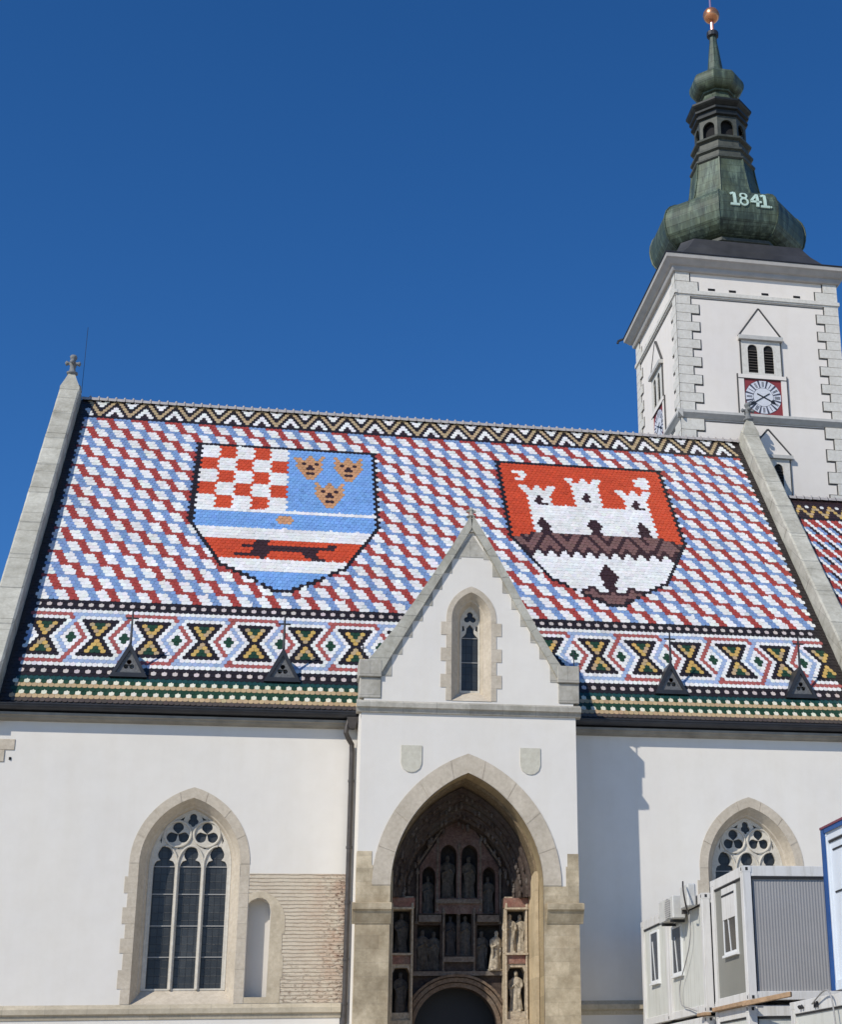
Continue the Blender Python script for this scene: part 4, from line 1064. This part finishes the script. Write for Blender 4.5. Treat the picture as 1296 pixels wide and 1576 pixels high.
# lantern
octo([(1.20, 35.98), (1.29, 36.05), (1.30, 36.12), (1.16, 36.18), (1.14, 36.42), (1.24, 36.47), (1.25, 36.55), (1.10, 36.6), (1.06, 36.95), (1.20, 37.0), (1.22, 37.07), (1.02, 37.12)], 'lantern_base', 'coppergrey', tower)
ln_ = MB()
for i in range(8):
    for zz_, r0, hh, ww in ((37.1, 1.02, .95, 0),):
        A_ = Vector(oc(1.02, 37.1)[i]); B_ = Vector(oc(1.02, 37.1)[(i+1) % 8]); D = (B_-A_); L_ = D.length; D.normalize(); nrm = Vector((D.y, -D.x, 0))
        cen = Vector((oc(1, 37.1)[0][0]-cos(PI/8), TC[1], 0)); mid = (A_+B_)/2
        if nrm.dot(mid-cen) < 0: nrm = -nrm
        mp = lambda u, v, d, A_=A_, D=D, nrm=nrm: tuple(A_+D*u+nrm*(-d)+Vector((0, 0, v)))
        ln_.plate([(0, 0), (L_, 0), (L_, .98), (0, .98)], [arch(L_/2, L_*.33, .06, .50, .78, 6)], 0, .09, mp)
lt = ln_.build('lantern', 'coppergrey', tower)
octo([(.80, 37.1), (.80, 38.0)], 'lantern_core', 'void', lt)
octo([(1.02, 38.04), (1.13, 38.08), (1.14, 38.16), (1.05, 38.18), (1.07, 38.30), (1.18, 38.34), (1.19, 38.42), (1.11, 38.46), (1.26, 38.58), (1.31, 38.64), (1.31, 38.72), (1.0, 38.84), (.80, 39.05)], 'lantern_cornice', 'copperdark', tower)
octo([(.98, 38.86), (.82, 39.02), (.68, 39.28), (.63, 39.42), (.72, 39.46), (.73, 39.52), (.62, 39.54)], 'lantern_roof', 'copper', tower)
prof = [(.62, 39.52)]
for i in range(13):
    a_ = -1.2+i*2.35/12; prof.append((.72+.38*cos(a_), 39.96+(.44 if a_ < 0 else .42)*sin(a_)))
prof += [(.70, 40.40), (.50, 40.50), (.37, 40.62), (.31, 40.85), (.27, 41.2), (.21, 41.75), (.16, 42.15), (.14, 42.5)]
octo(prof, 'small_onion', 'copper', tower)
cx_ = oc(1, 43.2)[0][0]-cos(PI/8)
MB().lathe((cx_, TC[1], 42.56), [(.14, -.12), (.235, -.10), (.25, .0), (.235, .10), (.14, .13)], 12).build('spire_collar', 'darkmetal', tower)
MB().lathe((cx_, TC[1], 42.6), [(.085, 0), (.085, .65)], 10).build('spire_pole', 'giltpole', tower, 'auto')
MB().lathe((cx_-.01, TC[1], 43.50), [(.005+.335*sin(PI*i/12), -.335*cos(PI*i/12)) for i in range(13)], 20).build('gilded_ball', 'gilt', tower, True)
MB().lathe((cx_-.03, TC[1], 43.8), [(.05, 0), (.035, 1.6)], 8).build('weather_rod', m_plain('violet_grey_rod', (.16,.12,.26), .5), tower)
# the date on the onion's front facet : 1841, slab-serif strokes following the facet
def stroke(P0_, P1_, w2): return (P0_, P1_, w2)
glyph = {'1': [((.20,0),(.20,.62),.058), ((.05,.52),(.20,.62),.045), ((.02,.03),(.38,.03),.045)],
    '8': None, '4': [((.30,0),(.30,.62),.058), ((.30,.60),(.04,.24),.05), ((.02,.22),(.46,.22),.045)]}
dg = MB()
def facet(u, v):          # u right, v up along the curved front facet
    z = 32.86+v*.98; r = 3
    # apothem of the profile at z
    for (ra, za_), (rb_, zb_) in zip(prof0[:-1], prof0[1:]):
        if za_ <= z <= zb_: r = ra+(rb_-ra)*(z-za_)/(zb_-za_); break
    return (TC[0]-.70+u*.97, TC[1]-r*cos(PI/8)-.012, z)
prof0 = DOME
def seg(ox, a_, b_, w2):
    A_ = Vector(a_); B_ = Vector(b_); n = 6; d = (B_-A_).normalized(); nn_ = Vector((-d.y, d.x))*w2
    for i in range(n):
        p = A_.lerp(B_, i/n); q = A_.lerp(B_, (i+1)/n)
        quad = [p-nn_, q-nn_, q+nn_, p+nn_]
        f0 = [Vector(facet(ox+t_.x, t_.y)) for t_ in quad]; f1 = [v_+Vector((0, -.035, .012)) for v_ in f0]
        dg.add([tuple(v_) for v_ in f0+f1], [(0,1,2,3), (7,6,5,4), (0,4,5,1), (1,5,6,2), (2,6,7,3), (3,7,4,0)])
for ox, ch_ in ((0, '1'), (.36, '8'), (.80, '4'), (1.20, '1')):
    if ch_ == '8':
        for cz_, rr in ((.17, .15), (.47, .13)):
            for i in range(10):
                a0 = 2*PI*i/10; a1 = 2*PI*(i+1)/10; seg(ox, (.2+rr*cos(a0), cz_+rr*sin(a0)), (.2+rr*cos(a1), cz_+rr*sin(a1)), .036)
    else:
        for a_, b_, w2 in glyph[ch_]: seg(ox, a_, b_, w2)
seg(1.58, (.02, .03), (.08, .03), .03)
dg.build('date_numerals', 'digits', tower)

# ================================================================== CONTAINERS
def container(name, label, x0, x1, y0, y1, z0, z1, pan_l, pan_f, corr=True, frame='contframe', loc=None):
    th = thing(name, label, 'container', ((x0+x1)/2, (y0+y1)/2, z0), 'site office containers stacked beside the church')
    fr = MB(); p = .17
    for x in (x0, x1-p):
        for y in (y0, y1-p): fr.box(x, x+p, y, y+p, z0, z1)
    for z, h in ((z0, .16), (z1-.20, .20)):
        i = .012
        fr.box(x0+p, x1-p, y0+i, y0+p-i, z, z+h); fr.box(x0+p, x1-p, y1-p+i, y1-i, z, z+h); fr.box(x0+i, x0+p-i, y0+p, y1-p, z, z+h); fr.box(x1-p+i, x1-i, y0+p, y1-p, z, z+h)
    fr.box(x0+.1, x1-.1, y0+.1, y1-.1, z1-.03, z1-.005)
    fr.build('frame', frame, th, bevel=.008)
    cs = MB()
    for x in (x0, x1-p):
        for y in (y0, y1-p):
            for z in (z0, z1-.12): cs.box(x-.004, x+p+.004, y-.004, y+p+.004, z+.0, z+.115)
    cs.build('corner_casting', frame, th)
    sl_ = MB()
    for x in (x0+.06, ):
        for z in (z0+.03, z1-.09): sl_.box(x, x+.05, y0-.008, y0-.003, z, z+.06); sl_.box(x0-.008, x0-.003, y0+.05, y0+.09, z, z+.06)
    sl_.build('casting_slot', 'rubber', th)
    # front panel with vertical ribs
    pf = MB(); a_, b_ = x0+p, x1-p; zz0, zz1 = z0+.16, z1-.20
    if corr:
        n = int((b_-a_)/.030); pts = []
        for i in range(n+1):
            x = a_+(b_-a_)*i/n
            pts.append((x, y0+(.066 if i % 2 else .073)))
        pf.loft([[(x, y, zz0) for x, y in pts], [(x, y, zz1) for x, y in pts]], False)
        # turn to stepped ribs
    else: pf.box(a_, b_, y0+.06, y0+.09, zz0, zz1)
    pf.build('front_panel', pan_f, th)
    pl_ = MB().box(x0+.05, x0+.09, y0+p, y1-p, zz0, zz1); pl_.box(x1-.09, x1-.05, y0+p, y1-p, zz0, zz1); pl_.box(x0+p, x1-p, y1-.09, y1-.05, zz0, zz1)
    pl_.build('side_panel', pan_l, th)
    sh = MB(); sh.box(x0+p, x1-p, y0+.03, y0+.09, zz1-.045, zz1-.001); sh.box(x0+.03, x0+.085, y0+p, y1-p, zz1-.03, zz1-.001); sh.box(x0+p-.001, x0+p+.03, y0+.03, y0+.1, zz0, zz1)  # black strips under the top rails and beside the left front post
    sh.build('edge_strip', 'rubber', th)
    return th
def lwin(th, x, ya, yb, z0, z1, shutter=0.):
    """window on a left (-x) face, ya<yb"""
    f = MB(); t_ = .05; d = x-.035
    for a_, b_, c_, e in ((ya, ya+t_, z0, z1), (yb-t_, yb, z0, z1), (ya+t_, yb-t_, z0, z0+t_), (ya+t_, yb-t_, z1-t_, z1)): f.box(d, x+.06, a_, b_, c_, e)
    f.box(d-.04, x+.03, ya-.02, yb+.02, z0-.05, z0-.004)
    fo_ = f.build('window', 'pvc', th)
    MB().box(x-.024, x+.04, ya+t_, yb-t_, z0+t_, z1-t_).build('glass', 'cglass', fo_)
    MB().add([(x-.02, ya+t_+.02, z0+t_), (x-.02, yb-t_, z0+t_), (x-.10, yb-t_, z1-t_-.3), (x-.10, ya+t_+.25, z1-t_-.3)], [(0,1,2,3)]) if False else None
    m_ = MB().tube([(x-.03, (ya+yb)/2-.02, z0+t_), (x-.03, (ya+yb)/2+.16, z1-t_-.18)], .012, 4); m_.build('sash', 'pvc', fo_)
    if shutter:
        MB().box(x-.045, x+.04, ya+.01, yb-.01, z1-shutter, z1+.0).build('shutter', 'contframe', fo_); MB().box(x-.052, x-.046, ya+.02, yb-.02, z1-.17, z1-.13).build('shutter_slot', 'rubber', fo_)
    return fo_
cA = container('site_container', 'upper grey ribbed container with white frame in front of the right church window', 9.151, 15.2, -8.79, -6.53, 3.448, 5.96, 'contolive', 'contgrey')
lwin(cA, 9.20, -8.16, -7.27, 4.40, 5.70, .62)
cB = container('site_container', 'upper cream container against the church, with the leftmost tilted window', 8.975, 15.0, -3.52, -1.08, 3.37, 5.74, 'contwhite', 'contwhite', False)
lwin(cB, 9.02, -2.62, -1.88, 4.27, 5.42)
cB2 = container('site_container', 'upper cream container carrying the air conditioner, between its twin and the grey one', 8.975, 15.0, -6.48, -3.56, 3.37, 5.74, 'contwhite', 'contwhite', False)
lwin(cB2, 9.02, -4.66, -3.85, 4.28, 5.32)
container('site_container', 'lower container directly beneath the grey ribbed one, only its white top showing', 9.16, 15.2, -8.70, -6.50, .4, 3.36, 'contwhite', 'contwhite', False)
container('site_container', 'lower container beneath the two cream ones, only its top edge showing', 8.99, 15.0, -6.40, -1.1, .4, 3.30, 'contwhite', 'contwhite', False)
cC = container('site_container', 'nearest lower container at the bottom right corner with black sockets on its rail', 8.98, 14.0, -17.6, -11.65, .4, 3.22, 'contwhite', 'contwhite', False)
cD = container('site_container', 'upper container with blue corner post at the right edge of the picture', 8.98, 14.0, -19.8, -13.80, 3.26, 5.79, 'lightblue', 'lightblue', False, 'lightblue')
MB().box(8.955, 8.977, -13.92, -13.785, 3.26, 5.80).box(8.955, 8.977, -19.8, -13.9, 5.72, 5.80).box(8.955, 9.15, -13.795, -13.77, 3.26, 5.80).build('corner_post', 'blue', cD)
# top rail and shelves of the blue container
MB().box(8.94, 9.0, -19.8, -13.77, 5.795, 5.83).build('top_rail', 'maroon', cD)
mb = MB()
for z in (4.75, 5.42): mb.box(9.015, 9.04, -19.6, -14.1, z, z+.025)
mb.build('panel_joint', 'rubber', cD)
mb = MB()
for y in (-12.9, -13.02): mb.box(8.965, 8.975, y-.035, y+.035, 3.06, 3.16)
for y in (-12.2, -12.32): mb.tube([(8.94, y, 3.10), (8.97, y, 3.12)], .035, 8)
mb.build('power_socket', 'rubber', cC)
# air conditioner
t_ = thing('air_conditioner', 'white wall-mounted air conditioner unit with pipes on the cream container', 'air conditioner', (8.75, -4.7, 5.3))
mb = MB().box(8.66, 8.94, -5.30, -4.1, 5.36, 5.84); mb.build('casing', 'ac', t_, bevel=.02)
mb = MB(); mb.lathe((0, 0, 0), [(.21, -.01), (.21, .01)], 20); mb.v = [(8.65+c_, -4.9+a_, 5.60+b_) for a_, b_, c_ in mb.v]; mb.build('fan', M['contgrey'], t_)
mb = MB()
for k in range(9): mb.box(8.636, 8.648, -5.12, -4.68, 5.40+k*.045, 5.412+k*.045)
mb.build('grille', 'ac', t_)
MB().box(8.66, 8.97, -5.1, -5.05, 5.30, 5.355).box(8.66, 8.97, -4.35, -4.30, 5.30, 5.355).build('bracket', 'rubber', t_)
t2 = thing('air_conditioner', 'second, slimmer air conditioner mounted higher and nearer to the grey container', 'air conditioner', (8.8, -5.9, 5.5))
MB().box(8.76, 8.95, -6.15, -5.55, 5.50, 5.98).build('casing', 'ac', t2, bevel=.03)
MB().box(8.80, 8.96, -5.54, -5.49, 5.42, 5.80).build('bracket', 'pipe', t2)
def cable(name, pts, r, mat, label):
    P_ = [Vector(p) for p in pts]; out = []
    for i in range(len(P_)-1):
        p0 = P_[max(i-1, 0)]; p1 = P_[i]; p2 = P_[i+1]; p3 = P_[min(i+2, len(P_)-1)]
        for k in range(6):
            t = k/6; out.append(.5*((2*p1)+(-p0+p2)*t+(2*p0-5*p1+4*p2-p3)*t*t+(-p0+3*p1-3*p2+p3)*t**3))
    out.append(P_[-1]); return tag(MB().tube(out, r, 6).build(name, mat, None, True), label, 'cable')
cable('cable', [(8.9, -5.6, 5.5), (8.93, -5.65, 5.1), (8.93, -5.5, 4.75), (8.93, -5.1, 4.4), (8.93, -4.7, 4.1), (8.93, -4.6, 3.85), (8.93, -4.75, 3.62), (8.93, -5.3, 3.52), (8.9, -6.0, 3.42)], .012, 'contgrey', 'thin grey cable hanging down the cream container from the air conditioner')
cable('cable', [(8.9, -3.2, 5.6), (8.88, -3.5, 5.86), (8.85, -3.9, 5.92), (8.8, -4.2, 5.7)], .02, 'contframe', 'pale cable loop left of the larger air conditioner')
cable('cable', [(8.66, -6.2, 6.0), (8.62, -6.35, 5.8), (8.68, -6.3, 5.5), (8.8, -6.0, 5.4)], .018, 'pipe', 'dark cable loop beside the slim air conditioner')
cable('cable', [(8.93, -12.9, 3.12), (8.9, -13.6, 3.28), (8.9, -13.9, 3.15), (8.92, -14.0, 2.5)], .014, 'contgrey', 'grey cable over the nearest lower container')
# timber sleepers
def beam(a_, b_, w2, h, label):
    A_ = Vector(a_); B_ = Vector(b_); d = (B_-A_).normalized(); s_ = Vector((d.y, -d.x, 0)).normalized()*w2; u = Vector((0, 0, h))
    v_ = [A_-s_, A_+s_, B_+s_, B_-s_]; v_ = [tuple(q) for q in v_]+[tuple(q+u) for q in v_]
    o_ = MB().add(v_, [(0,3,2,1), (4,5,6,7), (0,1,5,4), (1,2,6,5), (2,3,7,6), (3,0,4,7)]).build('timber_beam', 'wood', None, bevel=.006); tag(o_, label, 'beam', 'timber beams wedged between the containers')
beam((9.12, -6.6, 3.365), (9.12, -8.9, 3.365), .07, .075, 'brown timber beam under the left edge of the grey container')
beam((9.0, -8.86, 3.33), (9.8, -9.35, 3.47), .06, .09, 'orange timber beam sticking out below the ribbed front panel')
beam((8.95, -6.1, 3.305), (8.95, -6.6, 3.305), .08, .06, 'short grey-brown timber under the corner of the cream container')
